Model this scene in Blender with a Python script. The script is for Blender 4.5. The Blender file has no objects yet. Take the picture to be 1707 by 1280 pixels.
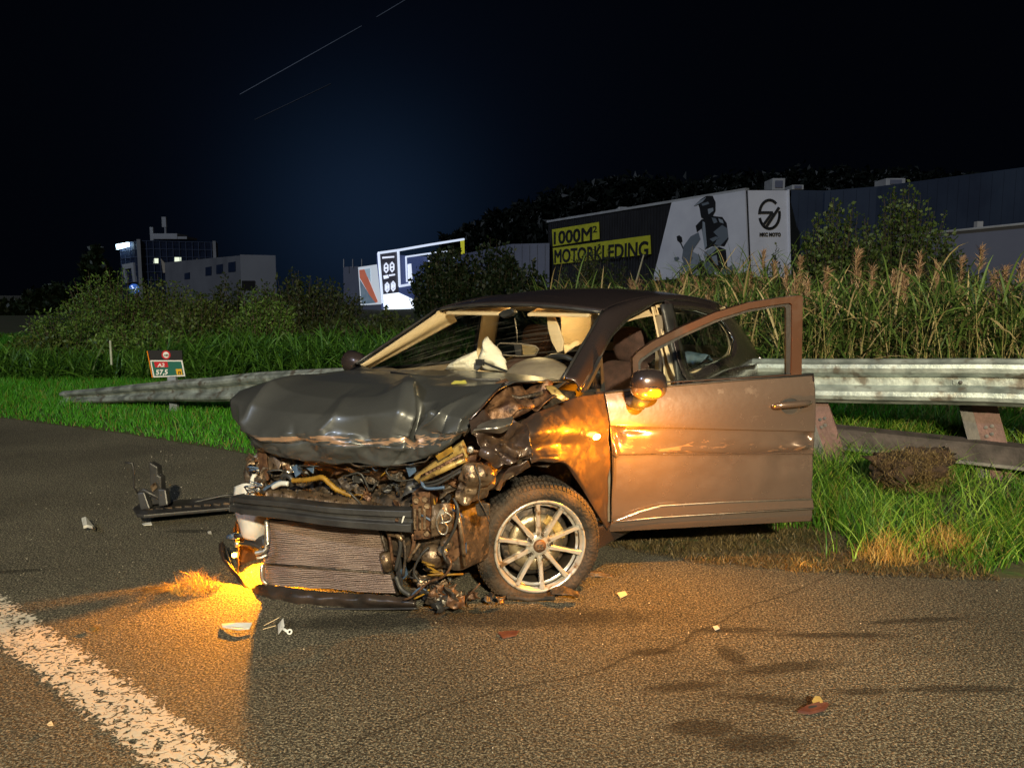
import bpy, bmesh, math, random
import numpy as np
from mathutils import Vector, Matrix, noise
random.seed(7); rng = np.random.default_rng(7)
C = bpy.context.scene.collection
S = bpy.context.scene
PI = math.pi

# ---------------- camera, sky, light, exposure ----------------
CAMH, FPX, HOR = 1.41, 1320.0, 489.0
PITCH = math.atan((640 - HOR) / FPX)
cam_d = bpy.data.cameras.new('camera'); cam = bpy.data.objects.new('camera', cam_d); C.objects.link(cam)
cam_d.sensor_width = 36; cam_d.lens = FPX / 1707 * 36; cam_d.clip_start = .05; cam_d.clip_end = 4000
cam.location = (0, 0, CAMH); cam.rotation_euler = (PI/2 - PITCH, 0, 0)
S.camera = cam

wd = bpy.data.worlds.new('World'); S.world = wd; wd.use_nodes = True
nt = wd.node_tree; nt.nodes.clear()
def wn(t, **k):
    n = nt.nodes.new(t)
    for a, b in k.items(): setattr(n, a, b)
    return n
wout = wn('ShaderNodeOutputWorld'); wbg = wn('ShaderNodeBackground'); wtc = wn('ShaderNodeTexCoord')
def vnorm(v): return Vector(v).normalized()
def glow(dirv, power, col):
    d = wn('ShaderNodeVectorMath', operation='DOT_PRODUCT'); d.inputs[1].default_value = vnorm(dirv)
    nt.links.new(wtc.outputs['Generated'], d.inputs[0])
    m = wn('ShaderNodeMath', operation='MAXIMUM'); nt.links.new(d.outputs['Value'], m.inputs[0]); m.inputs[1].default_value = 0
    p = wn('ShaderNodeMath', operation='POWER'); nt.links.new(m.outputs[0], p.inputs[0]); p.inputs[1].default_value = power
    s = wn('ShaderNodeVectorMath', operation='SCALE'); s.inputs[0].default_value = col; nt.links.new(p.outputs[0], s.inputs['Scale'])
    return s
g1 = glow((-.18, 1, .09), 120, (.0042, .010, .023)); g2 = glow((-.15, 1, .16), 28, (.0005, .0013, .0032))
ad = wn('ShaderNodeVectorMath', operation='ADD'); nt.links.new(g1.outputs[0], ad.inputs[0]); nt.links.new(g2.outputs[0], ad.inputs[1])
ad2 = wn('ShaderNodeVectorMath', operation='ADD'); nt.links.new(ad.outputs[0], ad2.inputs[0]); ad2.inputs[1].default_value = (.0006, .0009, .0019)
nt.links.new(ad2.outputs[0], wbg.inputs['Color']); wbg.inputs['Strength'].default_value = 1.0
nt.links.new(wbg.outputs[0], wout.inputs['Surface'])

sun_d = bpy.data.lights.new('cool_fill_sun', 'SUN'); sun_d.energy = .8; sun_d.angle = math.radians(1.5); sun_d.color = (.72, .82, 1)  # weak cool sun added as base fill to lift the buildings
sun = bpy.data.objects.new('cool_fill_sun', sun_d); C.objects.link(sun)
sun.rotation_euler = Vector((-.45, -.7, .62)).to_track_quat('Z', 'Y').to_euler()

LAMP = Vector((1.6, -7.6, 5.4))
ld = bpy.data.lights.new('street_lamp_light', 'SPOT'); ld.energy = 11600; ld.color = (1, .845, .54)
ld.spot_size = math.radians(150); ld.spot_blend = .6; ld.shadow_soft_size = .16
lo = bpy.data.objects.new('street_lamp_light', ld); C.objects.link(lo); lo.location = LAMP - Vector((0, 0, .12))
lo.rotation_euler = (-Vector((-.1, 10, -4.6))).to_track_quat('Z', 'Y').to_euler()

vs = S.view_settings
S.display_settings.display_device = 'sRGB'; vs.view_transform = 'Standard'; vs.look = 'None'; vs.exposure = 0.0; vs.gamma = 1; vs.use_curve_mapping = False
S.render.engine = 'CYCLES'; S.render.resolution_x = 1024; S.render.resolution_y = 767

# ---------------- picture geometry helpers ----------------
FW = Vector((0, math.cos(PITCH), -math.sin(PITCH))); UP = Vector((0, math.sin(PITCH), math.cos(PITCH))); CO = Vector((0, 0, CAMH))
def ray(px, py): return FW * FPX + Vector((px - 853.5, 0, 0)) + UP * (640 - py)
def W(px, py, Y):                       # world point at distance Y north of the camera seen at px, py
    r = ray(px, py); return CO + r * (Y / r.y)
def G(px, py, z=0.0):                   # world point at height z
    r = ray(px, py); return CO + r * ((z - CAMH) / r.z)
class Wall:                             # vertical plane through A and B
    def __init__(s, A, B):
        s.A = Vector((A[0], A[1], 0)); d = Vector((B[0]-A[0], B[1]-A[1], 0)); s.L = d.length; s.d = d.normalized()
        s.n = Vector((s.d.y, -s.d.x, 0))
        if s.n.dot(CO - s.A) < 0: s.n = -s.n
    def at(s, px, py, off=0):
        r = ray(px, py); t = (s.A - CO).dot(s.n) / r.dot(s.n); return CO + r * t + s.n * off
    def uv(s, px, py):
        p = s.at(px, py); return ((p - s.A).dot(s.d), p.z)
    def pt(s, u, z, off=0): return s.A + s.d * u + s.n * off + Vector((0, 0, z))

# ---------------- materials ----------------
MATS = {}
def mk(name):
    m = bpy.data.materials.new(name); m.use_nodes = True; t = m.node_tree; b = t.nodes['Principled BSDF']; MATS[name] = m
    return m, t, b
def pm(name, c1, c2=None, scale=8, rough=.6, metal=0, bump=0, bscale=None, coat=0, detail=4, emit=None, estr=0, thr=(.35, .65), c3=None, s3=60, trans=0, spec=None, rr=0):
    m, t, b = mk(name); N = t.nodes.new; l = t.links.new
    b.inputs['Roughness'].default_value = rough; b.inputs['Metallic'].default_value = metal
    b.inputs['Coat Weight'].default_value = coat; b.inputs['Coat Roughness'].default_value = .12
    if spec is not None: b.inputs['Specular IOR Level'].default_value = spec
    b.inputs['Base Color'].default_value = (*c1, 1)
    tc = N('ShaderNodeTexCoord')
    col = None
    if c2 is not None:
        n = N('ShaderNodeTexNoise'); n.inputs['Scale'].default_value = scale; n.inputs['Detail'].default_value = detail
        l(tc.outputs['Object'], n.inputs['Vector'])
        r = N('ShaderNodeValToRGB'); r.color_ramp.elements[0].position = thr[0]; r.color_ramp.elements[1].position = thr[1]
        r.color_ramp.elements[0].color = (*c1, 1); r.color_ramp.elements[1].color = (*c2, 1)
        l(n.outputs['Fac'], r.inputs[0]); col = r.outputs[0]
        if rr:
            mp = N('ShaderNodeMapRange'); mp.inputs['To Min'].default_value = rough; mp.inputs['To Max'].default_value = rough + rr
            l(n.outputs['Fac'], mp.inputs[0]); l(mp.outputs[0], b.inputs['Roughness'])
    if c3 is not None:
        n3 = N('ShaderNodeTexNoise'); n3.inputs['Scale'].default_value = s3; n3.inputs['Detail'].default_value = 3; l(tc.outputs['Object'], n3.inputs['Vector'])
        r3 = N('ShaderNodeValToRGB'); r3.color_ramp.elements[0].position = .55; r3.color_ramp.elements[1].position = .68
        r3.color_ramp.elements[0].color = (0, 0, 0, 1); r3.color_ramp.elements[1].color = (1, 1, 1, 1); l(n3.outputs['Fac'], r3.inputs[0])
        mx = N('ShaderNodeMix'); mx.data_type = 'RGBA'; l(r3.outputs[0], mx.inputs['Factor'])
        if col is not None: l(col, mx.inputs['A'])
        else: mx.inputs['A'].default_value = (*c1, 1)
        mx.inputs['B'].default_value = (*c3, 1); col = mx.outputs['Result']
    if col is not None: l(col, b.inputs['Base Color'])
    if bump:
        nb = N('ShaderNodeTexNoise'); nb.inputs['Scale'].default_value = bscale or scale * 4; nb.inputs['Detail'].default_value = 5
        l(tc.outputs['Object'], nb.inputs['Vector']); bp = N('ShaderNodeBump'); bp.inputs['Strength'].default_value = bump; bp.inputs['Distance'].default_value = .02
        l(nb.outputs['Fac'], bp.inputs['Height']); l(bp.outputs[0], b.inputs['Normal'])
    if emit: b.inputs['Emission Color'].default_value = (*emit, 1); b.inputs['Emission Strength'].default_value = estr
    return m
def glassmat(name, tint=(1, 1, 1), refl=.10, rough=.02, streak=0):
    m, t, b = mk(name); N = t.nodes.new; l = t.links.new
    t.nodes.remove(b); out = t.nodes['Material Output']
    tr = N('ShaderNodeBsdfTransparent'); tr.inputs[0].default_value = (*tint, 1)
    gl = N('ShaderNodeBsdfGlossy'); gl.inputs['Roughness'].default_value = rough; gl.inputs['Color'].default_value = (.9, .95, 1, 1)
    lw = N('ShaderNodeLayerWeight'); pw = N('ShaderNodeMath'); pw.operation = 'POWER'; l(lw.outputs['Facing'], pw.inputs[0]); pw.inputs[1].default_value = 4.5; fr = N('ShaderNodeMapRange'); fr.inputs['To Min'].default_value = .035; fr.inputs['To Max'].default_value = .75; l(pw.outputs[0], fr.inputs[0])
    mx = N('ShaderNodeMixShader'); l(fr.outputs[0], mx.inputs[0]); l(tr.outputs[0], mx.inputs[1]); l(gl.outputs[0], mx.inputs[2])
    if streak:
        df = N('ShaderNodeBsdfDiffuse'); df.inputs[0].default_value = (.75, .72, .6, 1)
        tc = N('ShaderNodeTexCoord'); mp = N('ShaderNodeMapping'); mp.inputs['Scale'].default_value = (2, 40, 9); mp.inputs['Rotation'].default_value = (.3, .2, .8)
        n = N('ShaderNodeTexNoise'); n.inputs['Scale'].default_value = 1.0; n.inputs['Detail'].default_value = 8
        l(tc.outputs['Object'], mp.inputs[0]); l(mp.outputs[0], n.inputs['Vector'])
        rp = N('ShaderNodeMapRange'); rp.inputs['From Min'].default_value = .55; rp.inputs['From Max'].default_value = .8; rp.inputs['To Max'].default_value = streak
        l(n.outputs['Fac'], rp.inputs[0]); m2 = N('ShaderNodeMixShader'); l(rp.outputs[0], m2.inputs[0]); l(mx.outputs[0], m2.inputs[1]); l(df.outputs[0], m2.inputs[2]); mx = m2
    l(mx.outputs[0], out.inputs['Surface']); return m
def leafmat(name, ca, cb, rough=.5, cc=None, pc=.86):
    m, t, b = mk(name); N = t.nodes.new; l = t.links.new
    g = N('ShaderNodeNewGeometry'); r = N('ShaderNodeValToRGB'); r.color_ramp.elements[0].color = (*ca, 1); r.color_ramp.elements[1].color = (*cb, 1)
    if cc: r.color_ramp.elements[1].position = pc - .02; r.color_ramp.elements.new(pc).color = (*cc, 1); r.color_ramp.elements.new(1.0).color = (*[c*.7 for c in cc], 1)
    l(g.outputs['Random Per Island'], r.inputs[0]); l(r.outputs[0], b.inputs['Base Color']); b.inputs['Roughness'].default_value = rough
    b.inputs['Specular IOR Level'].default_value = .3
    return m

def paintmat(name, base, dirt, rough=.34, metal=.55, dscale=5, dirtlo=.5, dirthi=.72, scr=None, coat=.5):
    m, t, b = mk(name); N = t.nodes.new; l = t.links.new
    tc = N('ShaderNodeTexCoord')
    n = N('ShaderNodeTexNoise'); n.inputs['Scale'].default_value = dscale; n.inputs['Detail'].default_value = 9; n.inputs['Roughness'].default_value = .65
    l(tc.outputs['Object'], n.inputs['Vector'])
    r = N('ShaderNodeMapRange'); r.inputs['From Min'].default_value = dirtlo; r.inputs['From Max'].default_value = dirthi; l(n.outputs['Fac'], r.inputs[0])
    fl = N('ShaderNodeTexNoise'); fl.inputs['Scale'].default_value = 900; l(tc.outputs['Object'], fl.inputs['Vector'])
    flr = N('ShaderNodeMix'); flr.data_type = 'RGBA'; l(fl.outputs['Fac'], flr.inputs['Factor'])
    flr.inputs['A'].default_value = (*[c*.75 for c in base], 1); flr.inputs['B'].default_value = (*[c*1.25 for c in base], 1)
    mx = N('ShaderNodeMix'); mx.data_type = 'RGBA'; l(r.outputs[0], mx.inputs['Factor']); l(flr.outputs['Result'], mx.inputs['A']); mx.inputs['B'].default_value = (*dirt, 1)
    col = mx.outputs['Result']
    rg = N('ShaderNodeMapRange'); rg.inputs['To Min'].default_value = rough; rg.inputs['To Max'].default_value = .75; l(r.outputs[0], rg.inputs[0])
    if scr:     # bare scraped bands given as v ranges of the sheet's own UV
        uv = N('ShaderNodeUVMap'); sp = N('ShaderNodeSeparateXYZ'); l(uv.outputs[0], sp.inputs[0])
        mp = N('ShaderNodeMapping'); mp.inputs['Scale'].default_value = (13, 34, 1); l(uv.outputs[0], mp.inputs[0])
        wv = N('ShaderNodeTexNoise'); wv.inputs['Scale'].default_value = 1; wv.inputs['Detail'].default_value = 6; wv.inputs['Distortion'].default_value = 1.2; l(mp.outputs[0], wv.inputs['Vector'])
        a = N('ShaderNodeMath'); a.operation = 'SUBTRACT'; l(sp.outputs['Y'], a.inputs[0]); a.inputs[1].default_value = scr[0]
        ab = N('ShaderNodeMath'); ab.operation = 'ABSOLUTE'; l(a.outputs[0], ab.inputs[0])
        bd = N('ShaderNodeMapRange'); bd.inputs['From Min'].default_value = 0; bd.inputs['From Max'].default_value = scr[1]; bd.inputs['To Min'].default_value = scr[2] if len(scr) > 2 else .16; bd.inputs['To Max'].default_value = -.2; l(ab.outputs[0], bd.inputs[0])
        sm = N('ShaderNodeMath'); sm.operation = 'ADD'; l(wv.outputs['Fac'], sm.inputs[0]); l(bd.outputs[0], sm.inputs[1])
        th = N('ShaderNodeMapRange'); th.inputs['From Min'].default_value = .60; th.inputs['From Max'].default_value = .64; l(sm.outputs[0], th.inputs[0])
        m2 = N('ShaderNodeMix'); m2.data_type = 'RGBA'; l(th.outputs[0], m2.inputs['Factor']); l(col, m2.inputs['A']); m2.inputs['B'].default_value = (.42, .27, .18, 1)
        col = m2.outputs['Result']
    l(col, b.inputs['Base Color']); l(rg.outputs[0], b.inputs['Roughness'])
    b.inputs['Metallic'].default_value = metal; b.inputs['Coat Weight'].default_value = coat; b.inputs['Coat Roughness'].default_value = .12
    nb = N('ShaderNodeTexNoise'); nb.inputs['Scale'].default_value = 30; l(tc.outputs['Object'], nb.inputs['Vector'])
    bp = N('ShaderNodeBump'); bp.inputs['Strength'].default_value = .06; bp.inputs['Distance'].default_value = .01; l(nb.outputs['Fac'], bp.inputs['Height']); l(bp.outputs[0], b.inputs['Normal'])
    return m

M_paint = paintmat('grey_paint', (.07, .055, .058), (.06, .04, .03), rough=.26, metal=.65, dirtlo=.55, dirthi=.85)  # one car paint; the copies below carry each panel's light in their colour
M_hood = paintmat('bonnet_lit_paint', (.082, .088, .092), (.06, .06, .055), rough=.36, metal=.5, dirtlo=.6, dirthi=.9, scr=(.80, .13), coat=.25)  # cooler copy of the body paint, toned for light on the bonnet
M_fend = paintmat('crumpled_lit_paint', (.085, .06, .052), (.10, .058, .032), rough=.30, metal=.55, dscale=9, dirtlo=.48, dirthi=.62)
M_door = paintmat('door_lit_paint', (.165, .128, .108), (.13, .085, .055), rough=.25, metal=.62, dscale=11, dirtlo=.60, dirthi=1.0, scr=(.42, .10, .05), coat=.7)  # same grey paint with the warm lamp tone put into its base
M_bare = pm('bent_steel', (.12, .085, .06), (.34, .24, .15), 14, .38, .7, .22, 70, c3=(.05, .03, .018), s3=34)
M_rust = pm('rusty_steel', (.07, .035, .022), (.22, .12, .065), 22, .5, .45, .22, 70, c3=(.025, .015, .01), s3=34)
M_black = pm('black_plastic', (.018, .018, .02), (.035, .035, .036), 12, .42, 0, .1, 60)
M_dark = pm('grimy_dark_metal', (.02, .018, .016), (.08, .06, .045), 16, .5, .3, .4, 50, c3=(.15, .10, .06), s3=35)
M_alu = pm('aluminium', (.38, .36, .33), (.55, .52, .47), 20, .35, .85, .2, 60)
M_rim = pm('alloy', (.50, .48, .44), (.62, .60, .56), 15, .26, .5, .05, 60, coat=.4, c3=(.20, .13, .07), s3=26)
M_rimdark = pm('alloy_shadow_paint', (.05, .045, .04), (.09, .07, .05), 15, .5, .5, .1, 60)
M_disc = pm('brake_steel', (.35, .28, .18), (.5, .42, .28), 20, .35, .8, .2, 80)
M_rubber = pm('tyre_rubber', (.016, .014, .013), (.065, .043, .028), 9, .75, 0, .5, 70, thr=(.42, .62))
M_fins = pm('radiator_fins', (.22, .16, .14), (.34, .26, .22), 6, .5, .5, .3, 120); M_gap = pm('radiator_gap', (.03, .02, .018), (.06, .04, .035), 30, .7)
M_white = pm('white_plastic', (.62, .64, .64), (.45, .44, .40), 7, .5, 0, .05)
M_tan = pm('warm_lit_trim', (.66, .52, .33), (.58, .44, .26), 5, .8, 0, .15, 90)  # warm cabin light put into the base colour
M_seat = pm('seat_fabric', (.035, .018, .015), (.06, .03, .025), 20, .9, 0, .3, 160)
M_bag = pm('airbag_cloth', (.78, .74, .62), (.66, .60, .46), 6, .85, 0, .35, 18)
M_dash = pm('dash_plastic', (.16, .13, .10), (.20, .165, .12), 12, .55, 0, .15, 120)
M_glass = glassmat('window_glass', (.93, .97, .96)); M_wind = glassmat('windscreen_glass', (.97, .98, .96), streak=.10); M_dglass = glassmat('tinted_glass', (.17, .19, .21), streak=.04)
M_orange = pm('orange_tint', (.8, .25, .02), None, emit=(1, .36, .03), estr=0, rough=.2)
M_glow = pm('lit_lens_and_glare', (.9, .4, .05), None, emit=(1, .48, .05), estr=60)
M_gold = pm('yellow_bracket_metal', (.55, .38, .12), (.42, .28, .09), 12, .4, .4, .2, 60, c3=(.12, .07, .03), s3=30)
M_yel = pm('yellow_corrugated_plastic', (.34, .19, .02), (.14, .075, .012), 20, .5)
M_blue = pm('blue_plastic', (.07, .12, .22), (.04, .07, .12), 12, .4)
M_cap = pm('red_brown_plastic', (.07, .022, .016), (.14, .05, .03), 12, .5)
M_wire = pm('wire_black', (.03, .03, .03), None, rough=.5)
M_chrome = pm('chrome', (.75, .75, .75), None, rough=.15, metal=1)
M_chalk = pm('yellow_chalk', (.7, .62, .08), (.4, .4, .1), 60, .9)
M_galv = pm('galvanised_steel', (.20, .235, .225), (.50, .56, .53), 6, .40, .6, .2, 34, c3=(.17, .155, .13), s3=9, rr=.25)
M_post = pm('weathered_post', (.20, .11, .095), (.12, .07, .06), 9, .7, .15, .3, 50, c3=(.12, .08, .06), s3=26)
M_postd = pm('dark_post_side', (.07, .07, .07), (.12, .11, .10), 9, .6, .3, .2)
M_wood = pm('old_rail', (.025, .02, .018), (.075, .06, .055), 7, .8, 0, .4, 40)

# ---------------- mesh helpers ----------------
INV = {}
def join(o, parent):                    # parts are modelled in place, so the parent's own placement is undone
    if parent: o.parent = parent; o.matrix_parent_inverse = INV.get(parent.name, Matrix.Identity(4))
def mesh(name, V, F, m=None, parent=None, smooth=True, uv=None, solid=0):
    me = bpy.data.meshes.new(name); me.from_pydata([tuple(v) for v in V], [], F)
    if uv is not None:
        ul = me.uv_layers.new(name='UVMap')
        idx = np.empty(len(me.loops), dtype=np.int32); me.loops.foreach_get('vertex_index', idx)
        ul.data.foreach_set('uv', np.asarray(uv, dtype=np.float32)[idx].ravel())
    if smooth: me.polygons.foreach_set('use_smooth', [True] * len(me.polygons))
    if m: me.materials.append(m)
    o = bpy.data.objects.new(name, me); C.objects.link(o)
    join(o, parent)
    if solid:
        s = o.modifiers.new('thickness', 'SOLIDIFY'); s.thickness = solid; s.offset = 0
    return o
def tag(o, label=None, cat=None, group=None, kind=None):
    if label: o['label'] = label
    if cat: o['category'] = cat
    if group: o['group'] = group
    if kind: o['kind'] = kind
    return o
def empty(name, loc, label, cat, rz=0, group=None):
    o = bpy.data.objects.new(name, None); C.objects.link(o); o.location = loc; o.rotation_euler = (0, 0, rz); o.empty_display_size = .2
    INV[o.name] = (Matrix.Translation(loc) @ Matrix.Rotation(rz, 4, 'Z')).inverted()
    return tag(o, label, cat, group)
def catm(P, n):                        # P: (k, d) array -> n samples
    P = np.asarray(P, float); k = len(P); t = np.linspace(0, k - 1, n); i = np.clip(t.astype(int), 0, k - 2); f = (t - i)[:, None]
    if P.ndim == 3: f = f[:, :, None]
    E = np.concatenate([[2 * P[0] - P[1]], P, [2 * P[-1] - P[-2]]]); a, b, c, d = E[i], E[i+1], E[i+2], E[i+3]
    return .5 * ((2*b) + (c - a) * f + (2*a - 5*b + 4*c - d) * f**2 + (3*b - a - 3*c + d) * f**3)
def linm(P, n):
    k = len(P); t = np.linspace(0, k-1, n); i = np.clip(t.astype(int), 0, k-2); f = (t-i)[:, None, None]; return P[i]*(1-f) + P[i+1]*f
def grid(ctrl, nr, nc, fn=None, lin=0):
    P0 = np.array(ctrl, float); P = catm(P0, nr); P = catm(P.transpose(1, 0, 2), nc).transpose(1, 0, 2)
    if lin: P = P*(1-lin) + lin*linm(linm(P0, nr).transpose(1, 0, 2), nc).transpose(1, 0, 2)
    uv = [(j / (nc-1), i / (nr-1)) for i in range(nr) for j in range(nc)]
    if fn is not None:
        du = np.gradient(P, axis=1); dv = np.gradient(P, axis=0); N = np.cross(du, dv); N /= np.linalg.norm(N, axis=2, keepdims=True) + 1e-9
        for i in range(nr):
            for j in range(nc): P[i, j] += N[i, j] * fn(j/(nc-1), i/(nr-1), P[i, j])
    F = [(i*nc+j, i*nc+j+1, (i+1)*nc+j+1, (i+1)*nc+j) for i in range(nr-1) for j in range(nc-1)]
    return P.reshape(-1, 3), F, uv
def patch(name, ctrl, nr, nc, m, parent, fn=None, solid=.004, smooth=True, lin=0):
    V, F, uv = grid(ctrl, nr, nc, fn, lin); return mesh(name, V, F, m, parent, smooth, uv, solid)
class MB:
    def __init__(s): s.V = []; s.F = []
    def add(s, V, F):
        o = len(s.V); s.V += [tuple(v) for v in V]; s.F += [tuple(i + o for i in f) for f in F]; return s
    def box(s, c, dx, dy, dz, ax=None):     # half sizes along axes
        c = Vector(c); X, Y, Z = ax if ax else (Vector((1,0,0)), Vector((0,1,0)), Vector((0,0,1)))
        V = [c + X*dx*a + Y*dy*b + Z*dz*d for a in (-1,1) for b in (-1,1) for d in (-1,1)]
        return s.add(V, [(0,1,3,2), (4,6,7,5), (0,4,5,1), (2,3,7,6), (0,2,6,4), (1,5,7,3)])
    def tube(s, pts, r, n=8, closed=False):
        pts = [Vector(p) for p in pts]; k = len(pts); V = []; F = []
        rs = r if isinstance(r, (list, tuple)) else [r] * k
        ref = Vector((.13, .21, .97)).normalized()
        for i, p in enumerate(pts):
            t = (pts[min(i+1, k-1)] - pts[max(i-1, 0)]).normalized() if not closed else (pts[(i+1) % k] - pts[i-1]).normalized()
            a = t.cross(ref)
            if a.length < .05: a = t.cross(Vector((1, 0, 0)))
            a.normalize(); b = t.cross(a)
            for q in range(n): an = 2*PI*q/n; V.append(p + (a*math.cos(an) + b*math.sin(an)) * rs[i])
        for i in range(k if closed else k-1):
            for q in range(n): F.append((i*n+q, i*n+(q+1) % n, ((i+1) % k)*n+(q+1) % n, ((i+1) % k)*n+q))
        if not closed: F += [tuple(range(n))[::-1], tuple((k-1)*n+q for q in range(n))]
        return s.add(V, F)
    def prism(s, pts, off):                # polygon extruded by vector off
        pts = [Vector(p) for p in pts]; n = len(pts); off = Vector(off)
        V = pts + [p + off for p in pts]
        return s.add(V, [tuple(range(n))[::-1], tuple(range(n, 2*n))] + [(i, (i+1) % n, n+(i+1) % n, n+i) for i in range(n)])
    def ring(s, outer, inner, off):        # frame between two loops, extruded by off
        n = len(outer); off = Vector(off); V = [Vector(p) for p in outer] + [Vector(p) for p in inner]; V += [v + off for v in V]; F = []
        for i in range(n):
            j = (i+1) % n
            F += [(i, j, n+j, n+i), (2*n+i, 3*n+i, 3*n+j, 2*n+j), (i, 2*n+i, 2*n+j, j), (n+i, n+j, 3*n+j, 3*n+i)]
        return s.add(V, F)
    def lathe(s, prof, c, ax, n=32, closed=False):   # prof [(r, a)] about axis ax (unit, X/Z frame made here)
        c = Vector(c); ax = Vector(ax).normalized(); u = ax.cross(Vector((0, 0, 1)))
        if u.length < .1: u = Vector((1, 0, 0))
        u.normalize(); w = u.cross(ax); V = []; k = len(prof)
        for q in range(n):
            an = 2*PI*q/n; d = u*math.cos(an) + w*math.sin(an)
            for r, a in prof: V.append(c + d*r + ax*a)
        F = [(q*k+i, q*k+i+1, ((q+1) % n)*k+i+1, ((q+1) % n)*k+i) for q in range(n) for i in range(k-1)]
        if closed: F += [(q*k+k-1, q*k, ((q+1) % n)*k, ((q+1) % n)*k+k-1) for q in range(n)]
        return s.add(V, F)
    def build(s, name, m, parent=None, smooth=False, bevel=0):
        o = mesh(name, s.V, s.F, m, parent, smooth)
        if bevel:
            b = o.modifiers.new('bevel', 'BEVEL'); b.width = bevel; b.segments = 2; b.limit_method = 'ANGLE'
        return o
def text_mesh(name, body, size, m, pos, xdir, ydir, parent, bold=0, wscale=1.0, ext=.004, align='LEFT'):
    cu = bpy.data.curves.new('txt', 'FONT'); cu.body = body; cu.size = size; cu.extrude = ext; cu.offset = bold; cu.resolution_u = 3; cu.align_x = align
    t = bpy.data.objects.new('txt', cu); C.objects.link(t); dg = bpy.context.evaluated_depsgraph_get(); dg.update()
    me = bpy.data.meshes.new_from_object(t.evaluated_get(dg)); bpy.data.objects.remove(t)
    x = Vector(xdir).normalized(); y = Vector(ydir).normalized(); z = x.cross(y); p = Vector(pos)
    me.transform(Matrix(((x.x*wscale, y.x, z.x, p.x), (x.y*wscale, y.y, z.y, p.y), (x.z*wscale, y.z, z.z, p.z), (0, 0, 0, 1))))
    me.materials.clear(); me.materials.append(m); o = bpy.data.objects.new(name, me); C.objects.link(o)
    join(o, parent)
    return o
def letters(o, name='letter', w=.045):          # one object per letter
    bm = bmesh.new(); bm.from_mesh(o.data); bmesh.ops.remove_doubles(bm, verts=bm.verts, dist=1e-5); seen = set(); out = []
    for f0 in bm.faces:
        if f0.index in seen: continue
        st = [f0]; grp = []; seen.add(f0.index)
        while st:
            f = st.pop(); grp.append(f)
            for e in f.edges:
                for g in e.link_faces:
                    if g.index not in seen: seen.add(g.index); st.append(g)
        ids = {}; V = []; F = []
        for f in grp:
            F.append([ids.setdefault(v.index, len(ids)) for v in f.verts])
        V = [None]*len(ids)
        for k, i in ids.items(): V[i] = None
        bm.verts.ensure_lookup_table()
        for k, i in ids.items(): V[i] = bm.verts[k].co.copy()
        me = bpy.data.meshes.new(name); me.from_pydata(V, [], F); me.materials.append(o.data.materials[0]); n = bpy.data.objects.new(name, me); C.objects.link(n); out.append(n)
        dm = n.modifiers.new('bold', 'DISPLACE'); dm.strength = w; dm.mid_level = 0
    bm.free(); bpy.data.objects.remove(o); return out
def settle(o):                          # put a single-mesh thing's origin at its base
    me = o.data; c = np.empty(len(me.vertices)*3); me.vertices.foreach_get('co', c); c = c.reshape(-1, 3)
    b = Vector(((c[:,0].min()+c[:,0].max())/2, (c[:,1].min()+c[:,1].max())/2, c[:,2].min())); me.transform(Matrix.Translation(-b)); o.location = b
    return o
def smooth01(x, a, b):
    t = np.clip((x - a) / (b - a), 0, 1); return t * t * (3 - 2*t)

# ======================= THE CRASHED CAR =======================
CX, CY, CTH = -.54, 3.81, math.radians(34.75)
FD = Vector((-math.sin(CTH), -math.cos(CTH), 0)); LD = Vector((math.cos(CTH), -math.sin(CTH), 0)); ZD = Vector((0, 0, 1))
def K(x, y, z): return Vector((CX, CY, 0)) + FD*x + LD*y + ZD*z     # car frame (forward, left, up) to world
def CPl(px, py, ax, v):                 # where the sight line meets a plane of the car frame
    r = ray(px, py); q = CO - Vector((CX, CY, 0)); d = (FD, LD, ZD)[ax]; return CO + r * ((v - q.dot(d)) / r.dot(d))
car = empty('crashed_car', (CX, CY, 0), 'wrecked dark grey hatchback with crushed nose, buckled bonnet and open driver door', 'car', rz=math.atan2(FD.y, FD.x))

Wl = [(-.384,.69,1.009), (-.51,.665,1.073), (-.661,.635,1.151), (-.826,.605,1.236), (-.976,.58,1.314)]
RE = [(-1.275,.555,1.359), (-1.69,.56,1.392), (-2.198,.57,1.385), (-2.614,.58,1.352)]
OUT = [(-.423,.76,.955), (-.565,.735,1.022), (-.708,.71,1.088), (-.899,.68,1.188), (-1.157,.655,1.282), (-1.525,.64,1.361), (-1.788,.64,1.372), (-2.106,.65,1.346), (-2.495,.67,1.283)]
def kk(P, s=1, dx=0, dy=0, dz=0): return [K(x+dx, s*(y+dy), z+dz) for x, y, z in P]

# roof
ctrl = []
for (x, y, z), cz, cx in zip([(-.976,.58,1.314)] + RE + [(-2.9,.56,1.30)], (1.352, 1.398, 1.438, 1.437, 1.405, 1.35), (.06, .04, 0, 0, -.02, -.06)):
    ctrl.append([K(x + cx*(1-t*t), y*t, z + (cz-z)*(1-abs(t)**2.2)) for t in (-1, -.8, -.4, 0, .4, .8, 1)])
body = patch('body_shell', ctrl, 26, 25, M_paint, car, solid=.006)
mb = MB()
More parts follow.
